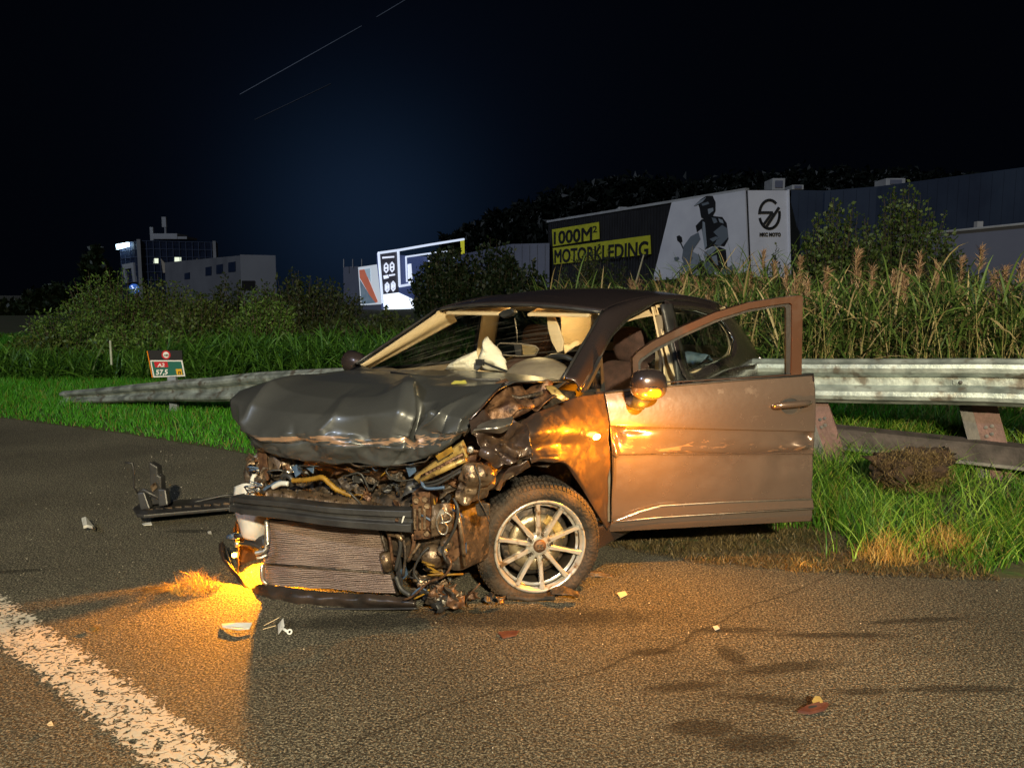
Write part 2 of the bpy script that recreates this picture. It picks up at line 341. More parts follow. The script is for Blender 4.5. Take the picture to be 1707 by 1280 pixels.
# header strip above windscreen, dark seal
hp = [K(-.976+.06*(1-t*t)+.012, .58*t, 1.308+.038*(1-abs(t)**2.2)) for t in np.linspace(-1, 1, 17)]
mb.tube(hp, .009, 6); mb.build('windscreen_seal', M_black, car, True)
for s in (1, -1):
    inner = kk(Wl + RE, s); outer = kk(OUT, s)
    mid = [a.lerp(b, .5) + (ZD*.016 + LD*s*.010) for a, b in zip(inner, outer)]
    patch('roof_pillar', [inner, mid, outer], 7, 40, M_paint, body, solid=.008)
    # seal along the glass and door opening
    MB().tube(kk(Wl, s, dx=.008, dz=.002), .007, 6).build('windscreen_seal', M_black, car, True)
    MB().tube([p - LD*s*.012 for p in outer], .010, 6).build('door_seal', M_black, car, True)
    # inner trim of the front pillar: a broad tan band
    a = kk(Wl, s, dx=-.015, dy=-.012, dz=-.006)
    b = [K(x-.075-.02*i, s*(y+.035-.012*i), z-.03-.008*i) for i, (x, y, z) in enumerate(Wl)]
    b2 = [K(x-.10-.02*i, s*(y+.045-.012*i), z-.05-.008*i) for i, (x, y, z) in enumerate(Wl)]
    patch('pillar_trim', [a, [p.lerp(q, .5) - LD*s*.028 + ZD*.0 for p, q in zip(a, b)], b, b2], 9, 14, M_tan, car, solid=.006)
    # trim along roof side over doors
    rt = [(-.95,.56,1.30), (-1.275,.54,1.335), (-1.69,.545,1.355), (-2.198,.55,1.345), (-2.6,.55,1.30)]
    patch('roof_side_trim', [kk(rt, s), kk(rt, s, dy=.055, dz=-.055), kk(rt, s, dy=.085, dz=-.07)], 5, 20, M_tan, car, solid=.005)
    # centre pillar: outside black, inside tan
    B = [(-1.55,.655,1.345), (-1.56,.70,1.154), (-1.57,.75,.95), (-1.56,.77,.6), (-1.54,.77,.25)]
    patch('centre_pillar', [kk(B, s), kk(B, s, dx=-.075, dy=.01), kk(B, s, dx=-.16)], 5, 16, M_black, body, solid=.02)
    B2 = [(-1.50,.62,1.33), (-1.51,.66,1.154), (-1.52,.70,.95), (-1.50,.71,.5), (-1.50,.71,.25)]
    patch('centre_pillar_trim', [kk(B2, s), kk(B2, s, dx=-.09, dy=-.03), kk(B2, s, dx=-.20)], 7, 16, M_tan, car, solid=.01)
    # rear quarter: ring round the rear window
    wl = [(-1.70,.662,1.318), (-2.05,.662,1.300), (-2.48,.672,1.237), (-2.645,.715,1.085), (-2.50,.745,.985), (-2.1,.757,.962), (-1.71,.765,.945)]
    ol = [(-1.62,.645,1.365), (-2.106,.652,1.348), (-2.62,.655,1.28), (-3.05,.66,1.12), (-3.22,.72,.90), (-2.3,.80,.90), (-1.62,.80,.90)]
    mm = [tuple((a_+b_)/2 for a_, b_ in zip(p, q)) for p, q in zip(wl, ol)]; mm = [(x, y+.012, z) for x, y, z in mm]
    patch('quarter_panel', [kk(ol + [ol[0]], s), kk(mm + [mm[0]], s), kk(wl + [wl[0]], s)], 7, 64, M_paint, body, solid=.006)
    patch('quarter_trim', [kk(ol + [ol[0]], s, dx=.03, dy=-.05), kk(wl + [wl[0]], s, dy=-.035)], 4, 50, M_tan, car, solid=.005)
    mesh('quarter_glass', kk(wl, s, dy=-.008), [(0, 1, 6), (1, 5, 6), (1, 2, 5), (2, 4, 5), (2, 3, 4)], M_dglass if s < 0 else glassmat('quarter_glass_near', (.5, .55, .58), streak=.05), car, False)
    MB().tube(kk(wl, s, dy=.004), .007, 6, closed=True).build('window_seal', M_chrome if s == 1 else M_black, car, True)
    # lower quarter with wheel arch
    xs = [-1.55, -1.8, -2.02, -2.1, -2.25, -2.45, -2.65, -2.8, -2.9, -3.1, -3.25, -3.36]
    def arch(x, c=-2.45, r=.35): return .3 + math.sqrt(max(0, r*r - (x-c)**2)) if abs(x-c) < r else .22
    yb = lambda x: .0 if x > -2.9 else (x + 2.9) * .22
    rows = []
    for f, dy in ((0, .0), (.25, .022), (.5, .03), (.75, .025), (1, .0)):
        rows.append([K(x, s*(.80 + dy + yb(x)), .90*(1-f) + arch(x)*f) for x in xs])
    patch('lower_quarter', rows, 14, 60, M_paint, body, solid=.006)
    MB().box(K(-1.0, s*.775, .21), .62, .035, .055, (FD, LD, ZD)).build('sill', M_paint, body, bevel=.012)

# tail: hatch with rear window, bumper
tl = [(-2.86,1.325,.56), (-3.02,1.22,.60), (-3.22,1.02,.65), (-3.33,.92,.70), (-3.40,.75,.72), (-3.43,.5,.73), (-3.42,.25,.72)]
def tailrow(i, bulge=.07): x, z, y = tl[i]; return [K(x - bulge*(1-t*t), y*t, z) for t in (-1, -.6, 0, .6, 1)]
patch('tail_panel', [tailrow(i) for i in (3, 4, 5, 6)], 12, 16, M_paint, body, solid=.008)
hr = [K(-2.93 - .0, t*.50, 1.285) for t in (-1, 0, 1)]
ro = [K(-2.90,-.575,1.315), K(-2.96,0,1.345), K(-2.90,.575,1.315), K(-3.10,.62,1.14), K(-3.33,.70,.92), K(-3.40,0,.92), K(-3.33,-.70,.92), K(-3.10,-.62,1.14)]
ri = [K(-2.94,-.50,1.275), K(-3.00,0,1.30), K(-2.94,.50,1.275), K(-3.08,.53,1.14), K(-3.22,.55,1.00), K(-3.29,0,1.00), K(-3.22,-.55,1.00), K(-3.08,-.53,1.14)]
MB().ring(ro, ri, FD*.03).build('hatch', M_paint, body)
mesh('rear_glass', ri, [(0, 1, 2, 3), (0, 3, 7), (7, 3, 4, 6), (4, 5, 6)], M_dglass, car, False)
MB().ring([p + FD*.05 for p in ro], [p + FD*.05 for p in ri], FD*.02).build('hatch_trim', M_tan, car)

# floor, firewall, inner structure
MB().box(K(-1.9, 0, .2), 1.35, .72, .02, (FD, LD, ZD)).build('floor_pan', M_dark, body)
MB().box(K(-.46, 0, .58), .02, .70, .36, (FD, LD, ZD)).build('firewall', M_dark, body)
# far side: closed door under the glass
patch('far_door', [[K(x, -y, z) for x in (-.45, -.8, -1.2, -1.6)] for y, z in ((.765,.93), (.80,.8), (.83,.6), (.82,.4), (.79,.24))], 12, 12, M_paint, car, solid=.01)
far_w = [(-.50,.738,.955), (-.72,.70,1.09), (-.93,.668,1.19), (-1.2,.648,1.272), (-1.52,.645,1.325), (-1.53,.70,1.13), (-1.53,.755,.95)]
mesh('far_door_glass', kk(far_w, -1), [(0, 1, 5, 6), (1, 2, 5), (2, 3, 5), (3, 4, 5)], M_dglass, car, False)
MB().tube(kk(far_w, -1, dy=-.004), .014, 6, closed=True).build('far_door_frame', M_black, car, True)
far_in = [(-.52,.72,.945), (-1.5,.72,.945)]
MB().prism([K(-.50,-.70,.95), K(-1.50,-.70,.95), K(-1.50,-.72,.5), K(-.50,-.72,.5)], LD*.03).build('far_door_trim', M_dash, car)
# front quarter light of the driver side
MB().ring([CPl(*q, 1, .745) for q in ((974,654), (1004,594), (1009,652))], [CPl(*q, 1, .742) for q in ((981,649), (1002,608), (1004,648))], LD*-.02).build('quarter_light_frame', M_black, car)
mesh('quarter_light', [CPl(*q, 1, .738) for q in ((981,649), (1002,608), (1004,648))], [(0, 1, 2)], M_dglass, car, False)
# far wing mirror
MB().tube([K(-.55,-.80,.985), K(-.56,-.86,.99), K(-.56,-.93,1.0), K(-.56,-.97,1.0)], [.03,.065,.07,.04], 12).build('far_wing_mirror', M_paint, car, True)

# windscreen
ctrl = []
for i, (x, y, z) in enumerate(Wl):
    bul = .20 - .035*i
    ctrl.append([K(x + bul*(1-t*t), y*t, z + (-.012 if i == 0 else .035*i/4)*(1-t*t)) for t in (-1, -.66, -.33, 0, .33, .66, 1)])
patch('windscreen', ctrl, 12, 16, M_wind, car, solid=0)
# black cowl and wipers
patch('cowl', [[K(-.384+.20*(1-t*t)+d, .70*t, .995-.012*(1-t*t)-h) for t in (-1, -.5, 0, .5, 1)] for d, h in ((-.03, -.004), (.05, .02), (.10, .05))], 6, 20, M_black, car, solid=.004)
MB().tube([K(-.20,.45,1.005), K(-.17,.1,.99), K(-.20,-.25,1.0)], .006, 6).tube([K(-.16,.45,.99), K(-.14,.2,.985)], .009, 6).build('wiper', M_black, car, True)
# headliner
ctrl = []
for (x, y, z), cz in zip([(-.99,.55,1.295), (-1.275,.53,1.34), (-1.69,.535,1.36), (-2.198,.54,1.35), (-2.75,.53,1.28)], (1.33, 1.375, 1.41, 1.41, 1.32)):
    ctrl.append([K(x + .04*(1-t*t), y*t, z + (cz-z)*(1-t*t)) for t in (-1, -.5, 0, .5, 1)])
patch('headliner', ctrl, 12, 16, M_tan, car, solid=.004)
for s in (1, -1): MB().box(K(-1.02, s*.30, 1.305), .07, .20, .010, (FD*.95-ZD*.25, LD, ZD)).build('sun_visor', M_tan, car, bevel=.008)
# hanging visor leaf and black sensor cover
MB().prism([CPl(*q, 0, -1.02) for q in ((911,524), (921,522), (931,545), (939,570), (937,585), (929,588), (919,570), (913,548))], FD*-.015).build('hanging_flap', M_tan, car, bevel=.004)
MB().prism([CPl(*q, 0, -.93) for q in ((829,524), (838,517), (852,513), (857,520), (850,527), (838,531))], FD*-.04).build('sensor_cover', M_black, car, bevel=.006)
# interior mirror on its stalk
mi = MB().tube([CPl(*q, 0, -.84) for q in ((829,575), (834,572), (866,573), (893,577), (898,582), (893,592), (866,594), (832,591), (829,585))], .004, 6, closed=True)
mi.tube([CPl(862,572,0,-.84), CPl(862,556,0,-.84), CPl(858,531,0,-.88)], .0035, 6).build('mirror_frame', M_dash, car, True)
MB().prism([CPl(*q, 0, -.845) for q in ((870,575), (893,578), (896,584), (891,591), (872,592))], FD*-.01).build('interior_mirror', M_chrome, car)
MB().prism([CPl(*q, 0, -.845) for q in ((856,572), (868,572), (868,594), (860,594))], FD*-.012).build('mirror_mount', M_black, car)
dl_ = K(-1.12, .06, 1.362)
MB().lathe([(0,-.012), (.035,-.010), (.045,0), (.045,.01)], dl_, -ZD, 20).build('interior_lamp', pm('lit_interior_lamp', (1,.95,.8), None, emit=(1,.86,.55), estr=6), car, True)
il = bpy.data.lights.new('interior_lamp_light', 'POINT'); il.energy = 4.5; il.color = (1, .72, .32); il.shadow_soft_size = .04
io_ = bpy.data.objects.new('interior_lamp_light', il); C.objects.link(io_); io_.parent = car; io_.location = INV[car.name] @ (dl_ - ZD*.07)
# dashboard with instrument hood
ctrl = [[K(x + .15*(1-(y/.66)**2), y, z) for y in (-.66, -.35, 0, .35, .66)] for x, z in ((-.30,.955), (-.50,.975), (-.68,.955), (-.76,.88), (-.74,.6))]
patch('dashboard', ctrl, 16, 20, M_dash, car, solid=.004)
V = []; F = []; n1, n2 = 10, 20
for i in range(n1):
    for j in range(n2): th = PI*j/(n2-1); a = .5*PI*i/(n1-1); V.append(K(-.66+.17*math.sin(a)-.05, .36-.20*math.cos(th)*math.cos(a*.85), .955+.115*math.sin(th)*math.cos(a)))
for i in range(n1-1):
    for j in range(n2-1): F.append((i*n2+j, i*n2+j+1, (i+1)*n2+j+1, (i+1)*n2+j))
mesh('instrument_hood', V, F, M_dash, car, solid=.006)
sw = [K(-.93+.05*math.sin(a), .36+.18*math.cos(a), .90+.17*math.sin(a)) for a in np.linspace(0, 2*PI, 25)[:-1]]
MB().tube(sw, .016, 8, closed=True).tube([K(-.9,.2,.9), K(-.88,.36,.88), K(-.9,.52,.9)], .022, 8).build('steering_wheel', M_black, car, True)
# airbags: limp cloth
def bag(name, outline, x, amp, seed):
    P = [CPl(px, py, 0, x) for px, py in outline]; c = sum(P, Vector()) / len(P); n = len(P); V = []; F = []
    rings = 9; m = n*3; PL = catm([list(p) for p in P + [P[0]]], m+1)[:-1]
    for r in range(rings):
        f = r/(rings-1)
        for i in range(m):
            p = c.lerp(Vector(PL[i]), f); k = noise.fractal((p*14 + Vector((seed, 0, 0))), 1, 2, 4)
            rd = abs(noise.noise(p*22 + Vector((0, seed, 0)))) 
            V.append(p + FD*(amp*(1-f*f) + .018*k - .03*rd))
    for r in range(rings-1):
        for i in range(m): F.append((r*m+i, r*m+(i+1) % m, (r+1)*m+(i+1) % m, (r+1)*m+i))
    mesh(name, V, F, M_bag, car, solid=.006)
bag('airbag', [(738,617), (752,606), (770,595), (788,587), (795,586), (796,600), (795,618)], -.62, .05, 3)
bag('airbag', [(797,617), (796,600), (800,583), (807,566), (812,562), (820,570), (830,583), (841,597), (843,606), (843,620)], -.66, .06, 9)
MB().tube([CPl(796,600,0,-.56), CPl(806,604,0,-.56), CPl(825,612,0,-.55), CPl(845,619,0,-.54)], .007, 6).box(CPl(800,604,0,-.56), .012, .022, .016, (FD, LD, ZD)).build('torn_dash_trim', M_black, car)
# seats
MB().prism([CPl(*q, 0, -1.38) for q in ((934,528), (952,524), (985,519), (986,540), (978,572), (958,578), (941,590), (936,560))], FD*-.02).build('tan_panel', M_tan, car, bevel=.006)  # plain tan panel added where the cabin rendered black
patch('blue_cloth', [[K(-2.10, .66, .93), K(-2.3, .66, .98), K(-2.5, .64, .94)], [K(-2.10, .5, .97), K(-2.3, .48, 1.0), K(-2.5, .5, .98)], [K(-2.1, .3, .9), K(-2.3, .3, .95), K(-2.5, .3, .93)]], 16, 16, pm('blue_cloth_mat', (.25, .45, .7), (.5, .6, .7), 12, .8), car, lambda u, v, p: .03*noise.noise(Vector(p)*14))
for s in (1, -1):
    st = [K(-1.46-.02*i, 0, 0) for i in range(2)]
    rows = []
    for x, z, w in ((-1.38,.42,.22), (-1.50,.62,.25), (-1.60,.82,.25), (-1.68,.94,.20), (-1.74,.97,.15), (-1.78,.92,.2), (-1.74,.7,.24), (-1.62,.42,.22)):
        rows.append([K(x, s*.36 + w*t, z + (.0 if abs(t) < 1 else -.03)) for t in (-1, -.8, 0, .8, 1)])
    patch('seat_back', rows, 26, 14, M_seat, car, solid=.02)
    V = []; F = []
    for i in range(13):
        for j in range(20):
            u = -PI/2 + PI*i/12; v = 2*PI*j/20
            V.append(K(-1.76 + .055*math.copysign(abs(math.cos(u)*math.sin(v))**.7, math.sin(v)), s*.355 + .115*math.copysign(abs(math.cos(u)*math.cos(v))**.7, math.cos(v)), 1.085 + .115*math.copysign(abs(math.sin(u))**.8, math.sin(u))))
    F = [(i*20+j, i*20+(j+1) % 20, (i+1)*20+(j+1) % 20, (i+1)*20+j) for i in range(12) for j in range(20)]
    mesh('headrest', V, F, M_seat, car)
    MB().box(K(-1.18, s*.36, .40), .26, .24, .07, (FD, LD, ZD)).build('seat', M_seat, car, bevel=.04)
patch('rear_bench', [[K(x, t*.62, z) for t in (-1, 0, 1)] for x, z in ((-2.1,.45), (-2.35,.5), (-2.5,.75), (-2.6,.93), (-2.7,.92))], 12, 8, M_seat, car, solid=.03)
# seat belt hanging by the driver
MB().box(K(-1.57,.64,.98), .004, .022, .30, (FD, LD, ZD)).build('seat_belt', M_dash, car)

FDIR = [Vector(d).normalized() for d in ((1,.2,.5), (-.4,.9,.7), (.3,-.5,1), (.9,.6,-.8), (-.7,.1,1.1))]
def fold(p, f):                         # sharp straight creases in sheet metal
    s = 0
    for k, d in enumerate(FDIR):
        x = p.dot(d)*f*(1 + .37*k) + .8*noise.noise(p*f*.35 + Vector((k*5, 0, 0))); s += (abs((x % 2) - 1)*2 - 1)/(1 + .45*k)
    return s*.55
# bonnet, buckled
HP = [
 [(585,617),(625,617),(665,617),(705,617),(745,618),(785,619),(825,621),(860,624),(890,627),(918,631),(945,636)],
 [(505,627),(552,623),(602,623),(652,625),(700,627),(745,629),(786,631),(825,634),(855,635),(885,636),(925,637)],
 [(440,640),(492,632),(545,636),(598,639),(650,641),(682,636),(715,643),(750,645),(780,645),(812,642),(860,637)],
 [(402,655),(455,648),(515,659),(570,665),(628,664),(678,650),(706,671),(735,667),(765,667),(793,667),(826,655)],
 [(387,668),(430,683),(495,690),(560,695),(615,693),(668,689),(696,711),(722,691),(745,691),(770,697),(786,694)],
 [(389,695),(416,717),(478,722),(543,719),(603,724),(655,723),(690,734),(711,716),(738,722),(762,721),(781,712)],
 [(402,714),(419,729),(480,741),(540,742),(600,744),(650,746),(691,746),(715,742),(736,739),(756,733),(775,724)],
 [(413,726),(427,745),(475,758),(530,767),(580,772),(625,776),(660,776),(690,772),(712,763),(732,753),(752,741)]]
HY = [
 [4.50,4.43,4.36,4.29,4.21,4.13,4.05,3.97,3.90,3.84,3.78],
 [4.32,4.22,4.13,4.04,3.96,3.88,3.82,3.77,3.72,3.68,3.64],
 [4.12,4.00,3.86,3.76,3.68,3.64,3.60,3.55,3.50,3.46,3.46],
 [3.95,3.82,3.64,3.54,3.46,3.44,3.40,3.38,3.35,3.32,3.36],
 [3.84,3.70,3.49,3.40,3.33,3.30,3.36,3.24,3.22,3.17,3.24],
 [3.84,3.66,3.45,3.38,3.33,3.29,3.34,3.26,3.17,3.16,3.19],
 [3.85,3.66,3.46,3.36,3.31,3.28,3.27,3.23,3.20,3.18,3.20],
 [3.88,3.70,3.54,3.45,3.38,3.33,3.30,3.28,3.26,3.24,3.26]]
hood_ctrl = [[W(px, py, Y) for (px, py), Y in zip(r, y)] for r, y in zip(HP, HY)]
CREASE = [((.50,.24),(.56,.84),.045,.018,.055), ((.11,.26),(.09,.74),.034,.02,.07), ((.05,.60),(.17,.86),.018,.02,.02), ((.31,.42),(.29,.86),.018,.02,.05), ((.86,.40),(.66,.74),.020,.03,.02), ((.40,.60),(.44,.86),-.016,.02,.03), ((.20,.62),(.24,.88),-.016,.03,.02), 
          ((.70,.56),(.63,.86),.020,.018,.02), ((.62,.60),(.70,.56),.02,.012,.012), ((.30,.30),(.26,.62),-.010,.04,.04), ((.82,.50),(.73,.84),-.014,.03,.02), ((.42,.86),(.50,.84),.02,.03,.03), ((.26,.88),(.22,.80),-.02,.03,.03)]
def hood_fn(u, v, p):
    d = 0
    for (u0, v0), (u1, v1), amp, wa, wb in CREASE:
        dx, dy = u1-u0, v1-v0; L2 = dx*dx + dy*dy; t = max(0, min(1, ((u-u0)*dx + (v-v0)*dy)/L2))
        ex, ey = u-(u0+dx*t), (v-(v0+dy*t))*.8; sd = (ex*dy - ey*dx); w = wa if sd > 0 else wb
        r = math.hypot(ex, ey); d += 1.35*amp * math.exp(-r/w) * (math.sin(PI*min(1, max(0, t)))*.6+.4)
    k = smooth01(v, .15, .6)
    d += k * .013 * fold(Vector(p), 1.7) + k*.005*noise.noise(Vector(p)*8)
    d -= .016*math.exp(-abs(v-.845)/.014)*(.6 + .8*noise.noise(Vector((u*9, 2, 0))))
    d += smooth01(v, .92, 1.0) * .012 * fold(Vector(p), 11)
    e = smooth01(v, .66, .78) * (1 - smooth01(v, .93, 1.0))
    d += e * (.016*fold(Vector(p), 7) + .006*noise.noise(Vector(p)*30))
    return -d
bonnet = patch('bonnet', hood_ctrl, 150, 170, M_hood, car, hood_fn, solid=.004, lin=.75)
# turned-in underside of the bonnet's lip
lip = [hood_ctrl[7], [p + Vector((0, .06, -.02)) for p in hood_ctrl[7]], [p + Vector((.02, .16, .02)) for p in hood_ctrl[7]]]
patch('bonnet_lip', lip, 10, 60, M_dark, bonnet, lambda u, v, p: .02*noise.noise(Vector(p)*16), solid=.004)
und = [[W(px, py, Y) for px, py, Y in r] for r in (((430,742,3.85),(500,764,3.66),(580,776,3.50),(650,781,3.42),(700,772,3.38),(745,750,3.38)), ((440,752,3.9),(505,772,3.72),(580,790,3.56),(640,800,3.5),(690,785,3.45),(735,768,3.45)))]
patch('bonnet_frame', und, 8, 60, M_rust, bonnet, lambda u, v, p: .03*noise.noise(Vector(p)*12) + .015*noise.noise(Vector(p)*30), solid=.006)
c0 = W(765, 640, 3.60)
MB().prism([W(px, py, 3.585 + (645-py)*.012) for px, py in ((752,641),(757,636),(768,636),(776,635),(778,640),(771,643),(776,645),(762,646),(752,645))], (0,.002,.004)).build('chalk_mark', M_chalk, bonnet)

# front wing (driver side), torn and crumpled
def crump(a, f, b=0, f2=30, fl=0):
    def fn(u, v, p):
        p = Vector(p); q = p + Vector((noise.noise(p*f*.5), noise.noise(p*f*.5 + Vector((9,2,1))), 0))*.35/f
        return a*.9*fold(q, f*.55) + a*.5*noise.noise(p*f*.5) + b*fold(q + Vector((3, 7, 1)), f2*.5) + fl*abs(noise.noise(p*f*.6 + Vector((5, 1, 2))))*.5
    return fn
def FP(px, py, y=.82): return CPl(px, py, 1, y)
wing = patch('front_wing', [
 [FP(868,703,.74), FP(902,686,.75), FP(950,665,.77), FP(985,657,.775), FP(1006,655,.79)],
 [FP(866,712,.77), FP(900,702,.80), FP(950,690,.81), FP(985,684,.815), FP(1009,684,.815)],
 [FP(866,728,.79), FP(900,722,.83), FP(950,715,.83), FP(985,712,.835), FP(1011,712,.83)],
 [FP(872,744,.77), FP(902,742,.80), FP(950,738,.81), FP(985,738,.82), FP(1013,742,.825)],
 [FP(880,757,.78), FP(905,757,.81), FP(950,758,.825), FP(985,768,.83), FP(1014,775,.83)],
 [FP(884,768,.79), FP(908,764,.82), FP(945,772,.83), FP(986,810,.83), FP(1014,830,.83)],
 [FP(886,772,.77), FP(908,768,.80), FP(943,777,.81), FP(992,850,.81), FP(1012,884,.81)]], 60, 60, M_fend, car, crump(.010, 9, .003, 30, -.01), solid=.004)
patch('crumpled_wing_nose', [
 [W(782,702,3.14), W(800,697,3.22), (W(830,700,3.26)), W(858,702,3.22), W(880,706,3.16)],
 [W(786,722,3.10), W(805,716,3.10), W(832,722,3.13), W(858,722,3.12), W(884,726,3.10)],
 [W(792,738,3.08), W(810,742,3.14), W(835,740,3.06), W(860,742,3.10), W(886,744,3.08)],
 [W(802,752,3.06), W(815,756,3.05), W(838,762,3.12), W(864,757,3.05), W(888,758,3.07)],
 [W(816,764,3.08), W(826,771,3.10), W(842,775,3.10), W(866,772,3.09), W(890,770,3.10)]], 90, 90, M_fend, wing, crump(.046, 12, .012, 30, -.01), solid=.004, lin=.7)
patch('torn_wing_strip', [
 [W(880,768,3.08), W(860,775,3.08), W(845,785,3.10), W(836,800,3.12), W(826,815,3.14)],
 [W(884,776,3.12), W(866,783,3.12), W(856,790,3.16), W(842,804,3.18), W(834,819,3.2)]], 8, 40, M_fend, wing, crump(.012, 20, .006, 40), solid=.004)
# grey-white crumpled piece on top of the wing
patch('bent_headlamp_shell', [
 [W(792,712,3.12), W(805,701,3.16), W(830,698,3.18), W(856,697,3.18)],
 [W(790,716,3.05), W(806,714,3.03), W(830,712,3.03), W(853,706,3.06)],
 [W(786,722,3.08), W(806,721,3.07), W(830,719,3.07), W(850,712,3.10)]], 24, 30, M_alu, car, crump(.01, 18, .004, 45), solid=.003)
# side repeater, lit
rp_c = FP(993, 728, .845)
V = []; F = []
for i in range(7):
    for j in range(16):
        a = .5*PI*i/6; b = 2*PI*j/16; V.append(rp_c + LD*.004 + FD*.034*math.cos(a)*math.cos(b) + ZD*.014*math.cos(a)*math.sin(b) + LD*.012*math.sin(a))
F = [(i*16+j, i*16+(j+1) % 16, (i+1)*16+(j+1) % 16, (i+1)*16+j) for i in range(6) for j in range(16)]
mesh('side_indicator', V, F, M_glow, car)
pl = bpy.data.lights.new('side_indicator_light', 'POINT'); pl.energy = 66; pl.color = (1, .33, .008); pl.shadow_soft_size = .02
po = bpy.data.objects.new('side_indicator_light', pl); C.objects.link(po); po.parent = car; po.location = (INV[car.name] @ (rp_c + LD*.27 - FD*.03)); po.rotation_euler = (INV[car.name].to_3x3() @ (FD*.45 - LD*.6 + ZD*.02)).to_track_quat('Z', 'Y').to_euler()
# wheel arch liner
A0 = [( -.21+.36*math.cos(a), .30+.36*math.sin(a)) for a in np.linspace(1.25, PI+.3, 20)]
patch('arch_liner', [[K(x, y, z) for x, z in A0] for y in (.78, .70, .50, .35)], 8, 40, M_rubber, car, crump(.012, 12), solid=.004)
MB().prism([K(x*1, .36, z) for x, z in A0], LD*-.01).build('inner_arch', M_dark, car)

# dark hole between bonnet and wing with hoses
MB().box(K(-.12, .40, .74), .24, .28, .10, (FD, LD, ZD)).build('engine_bay_side', M_dark, car)
MB().tube([W(822,690,3.42), W(850,692,3.40), W(872,682,3.42), W(900,668,3.5), (W(918,650,3.55))], [.02,.024,.022,.018,.018], 10).build('hose', M_rust, car, True)
MB().tube([W(815,670,3.5), W(845,676,3.46), W(868,690,3.42)], .012, 8).tube([W(832,655,3.5), W(866,664,3.48), W(905,655,3.5)], .010, 8).build('hose', M_dark, car, True)
patch('bay_liner', [[W(800,664,3.46), W(830,646,3.52), W(870,642,3.6), W(920,642,3.62)], [W(805,690,3.40), W(838,668,3.44), W(875,664,3.5), W(925,655,3.56)], [W(812,700,3.34), W(845,698,3.36), W(880,686,3.42), W(940,668,3.5)]], 44, 60, M_rust, car, crump(.045, 16, .012, 44), solid=.004)
patch('hinge_bracket', [[W(908,645,3.52), W(922,644,3.52)], [W(922,660,3.48), W(936,655,3.48)], [W(938,668,3.46), W(948,664,3.46)]], 10, 6, M_gold, car, crump(.01, 20), solid=.006)
MB().tube([W(842,638,3.44), W(880,637,3.56), W(944,636,3.76)], .006, 6).tube([W(842,638,3.44), W(822,657,3.34), W(784,700,3.20)], .005, 6).build('bonnet_edge_fold', M_paint, bonnet, True)

# ---------------- smashed front end ----------------
def poly(name, pts, m, parent=car, off=(0, .02, 0), bevel=0): return MB().prism([W(*p) for p in pts], off).build(name, m, parent, bevel=bevel)
def hose(name, pts, r, m, parent=car, n=8, k=24):
    P = catm([list(W(*p)) for p in pts], k); return MB().tube([Vector(p) for p in P], r, n).build(name, m, parent, True)
# bumper beam: curved rail with channel grooves
bp_ = catm([list(W(*p)) for p in ((394,838,3.62), (420,842,3.52), (480,848,3.42), (560,858,3.34), (630,863,3.31), (690,866,3.28))], 30)
V = []; F = []; prof = [(.00,.045), (-.028,.042), (-.030,.016), (-.012,.012), (-.012,-.008), (-.034,-.012), (-.034,-.044), (0,-.048), (.04,-.048), (.04,.045)]
for i, p in enumerate(bp_):
    t = Vector(bp_[min(i+1, 29)] - bp_[max(i-1, 0)]).normalized(); n = t.cross(ZD).normalized(); n = n if n.y > 0 else -n
    sc = 1 - .25*(1 - i/29)
    for a, b in prof: V.append(Vector(p) + n*a + ZD*b*sc*1.05)
k = len(prof); F = [(i*k+j, i*k+(j+1) % k, (i+1)*k+(j+1) % k, (i+1)*k+j) for i in range(29) for j in range(k)] + [tuple(range(k)), tuple(29*k+j for j in range(k))[::-1]]
beam = mesh('bumper_beam', V, F, M_black, car, False); b = beam.modifiers.new('bevel', 'BEVEL'); b.width = .003; b.segments = 2
MB().lathe([(0,0), (.018,0), (.018,.006)], W(404,851,3.56), (0,-1,0), 14).lathe([(0,0), (.008,0), (.008,.008)], W(662,866,3.26), (0,-1,0), 8).build('beam_bolt', M_rust, beam)
MB().prism([W(672,860,3.245), W(675,860,3.245), W(671,871,3.245), W(669,871,3.245)], (0,.004,0)).build('paint_scratch', M_white, beam)

# radiator / condenser: frame, slats, tanks
rad = poly('radiator', [(446,868,3.62), (632,880,3.46), (662,990,3.50), (440,974,3.66)], M_gap, off=(0, .04, 0))
def lerp4(q, u, v):
    a, b, c, d = [Vector(W(*p)) for p in q]; return a.lerp(b, u).lerp(d.lerp(c, u), v)
RQ = [(448,866,3.605), (632,880,3.445), (662,990,3.485), (442,974,3.645)]
for i in range(36):
    v0 = (i+.3)/36
    if .655 < v0 < .675: continue
    m = MB(); pts = []
    for j in range(15):
        p = lerp4(RQ, j/14, v0); w = .008*noise.noise(p*12) + (.003*noise.noise(p*70)); pts.append(p + Vector((0, w, w*.6)))
    V = []; F = []
    for p in pts: V += [p + Vector((0, -.006, .0034)), p + Vector((0, -.009, 0)), p + Vector((0, -.006, -.0034)), p + Vector((0, .01, 0))]
    F = [(a*4+b, a*4+(b+1) % 4, (a+1)*4+(b+1) % 4, (a+1)*4+b) for a in range(14) for b in range(4)]
    mesh('cooling_slat', V, F, M_fins, rad, False)
tp = [lerp4(RQ, u, .665) + Vector((0, -.012, 0)) for u in (0, .5, 1)]
MB().tube(tp, .006, 8).build('radiator_seam', M_dark, rad, True)
hose('radiator_pipe', [(444,866,3.58), (446,900,3.56), (442,917,3.55), (430,921,3.55), (426,922,3.55)], .011, M_alu, rad, k=20)
hose('radiator_pipe', [(446,924,3.57), (436,929,3.56), (428,930,3.55)], .008, M_alu, rad, k=8)
hose('radiator_pipe', [(438,940,3.6), (436,952,3.59), (438,966,3.59), (446,974,3.59)], .010, M_alu, rad, k=12)
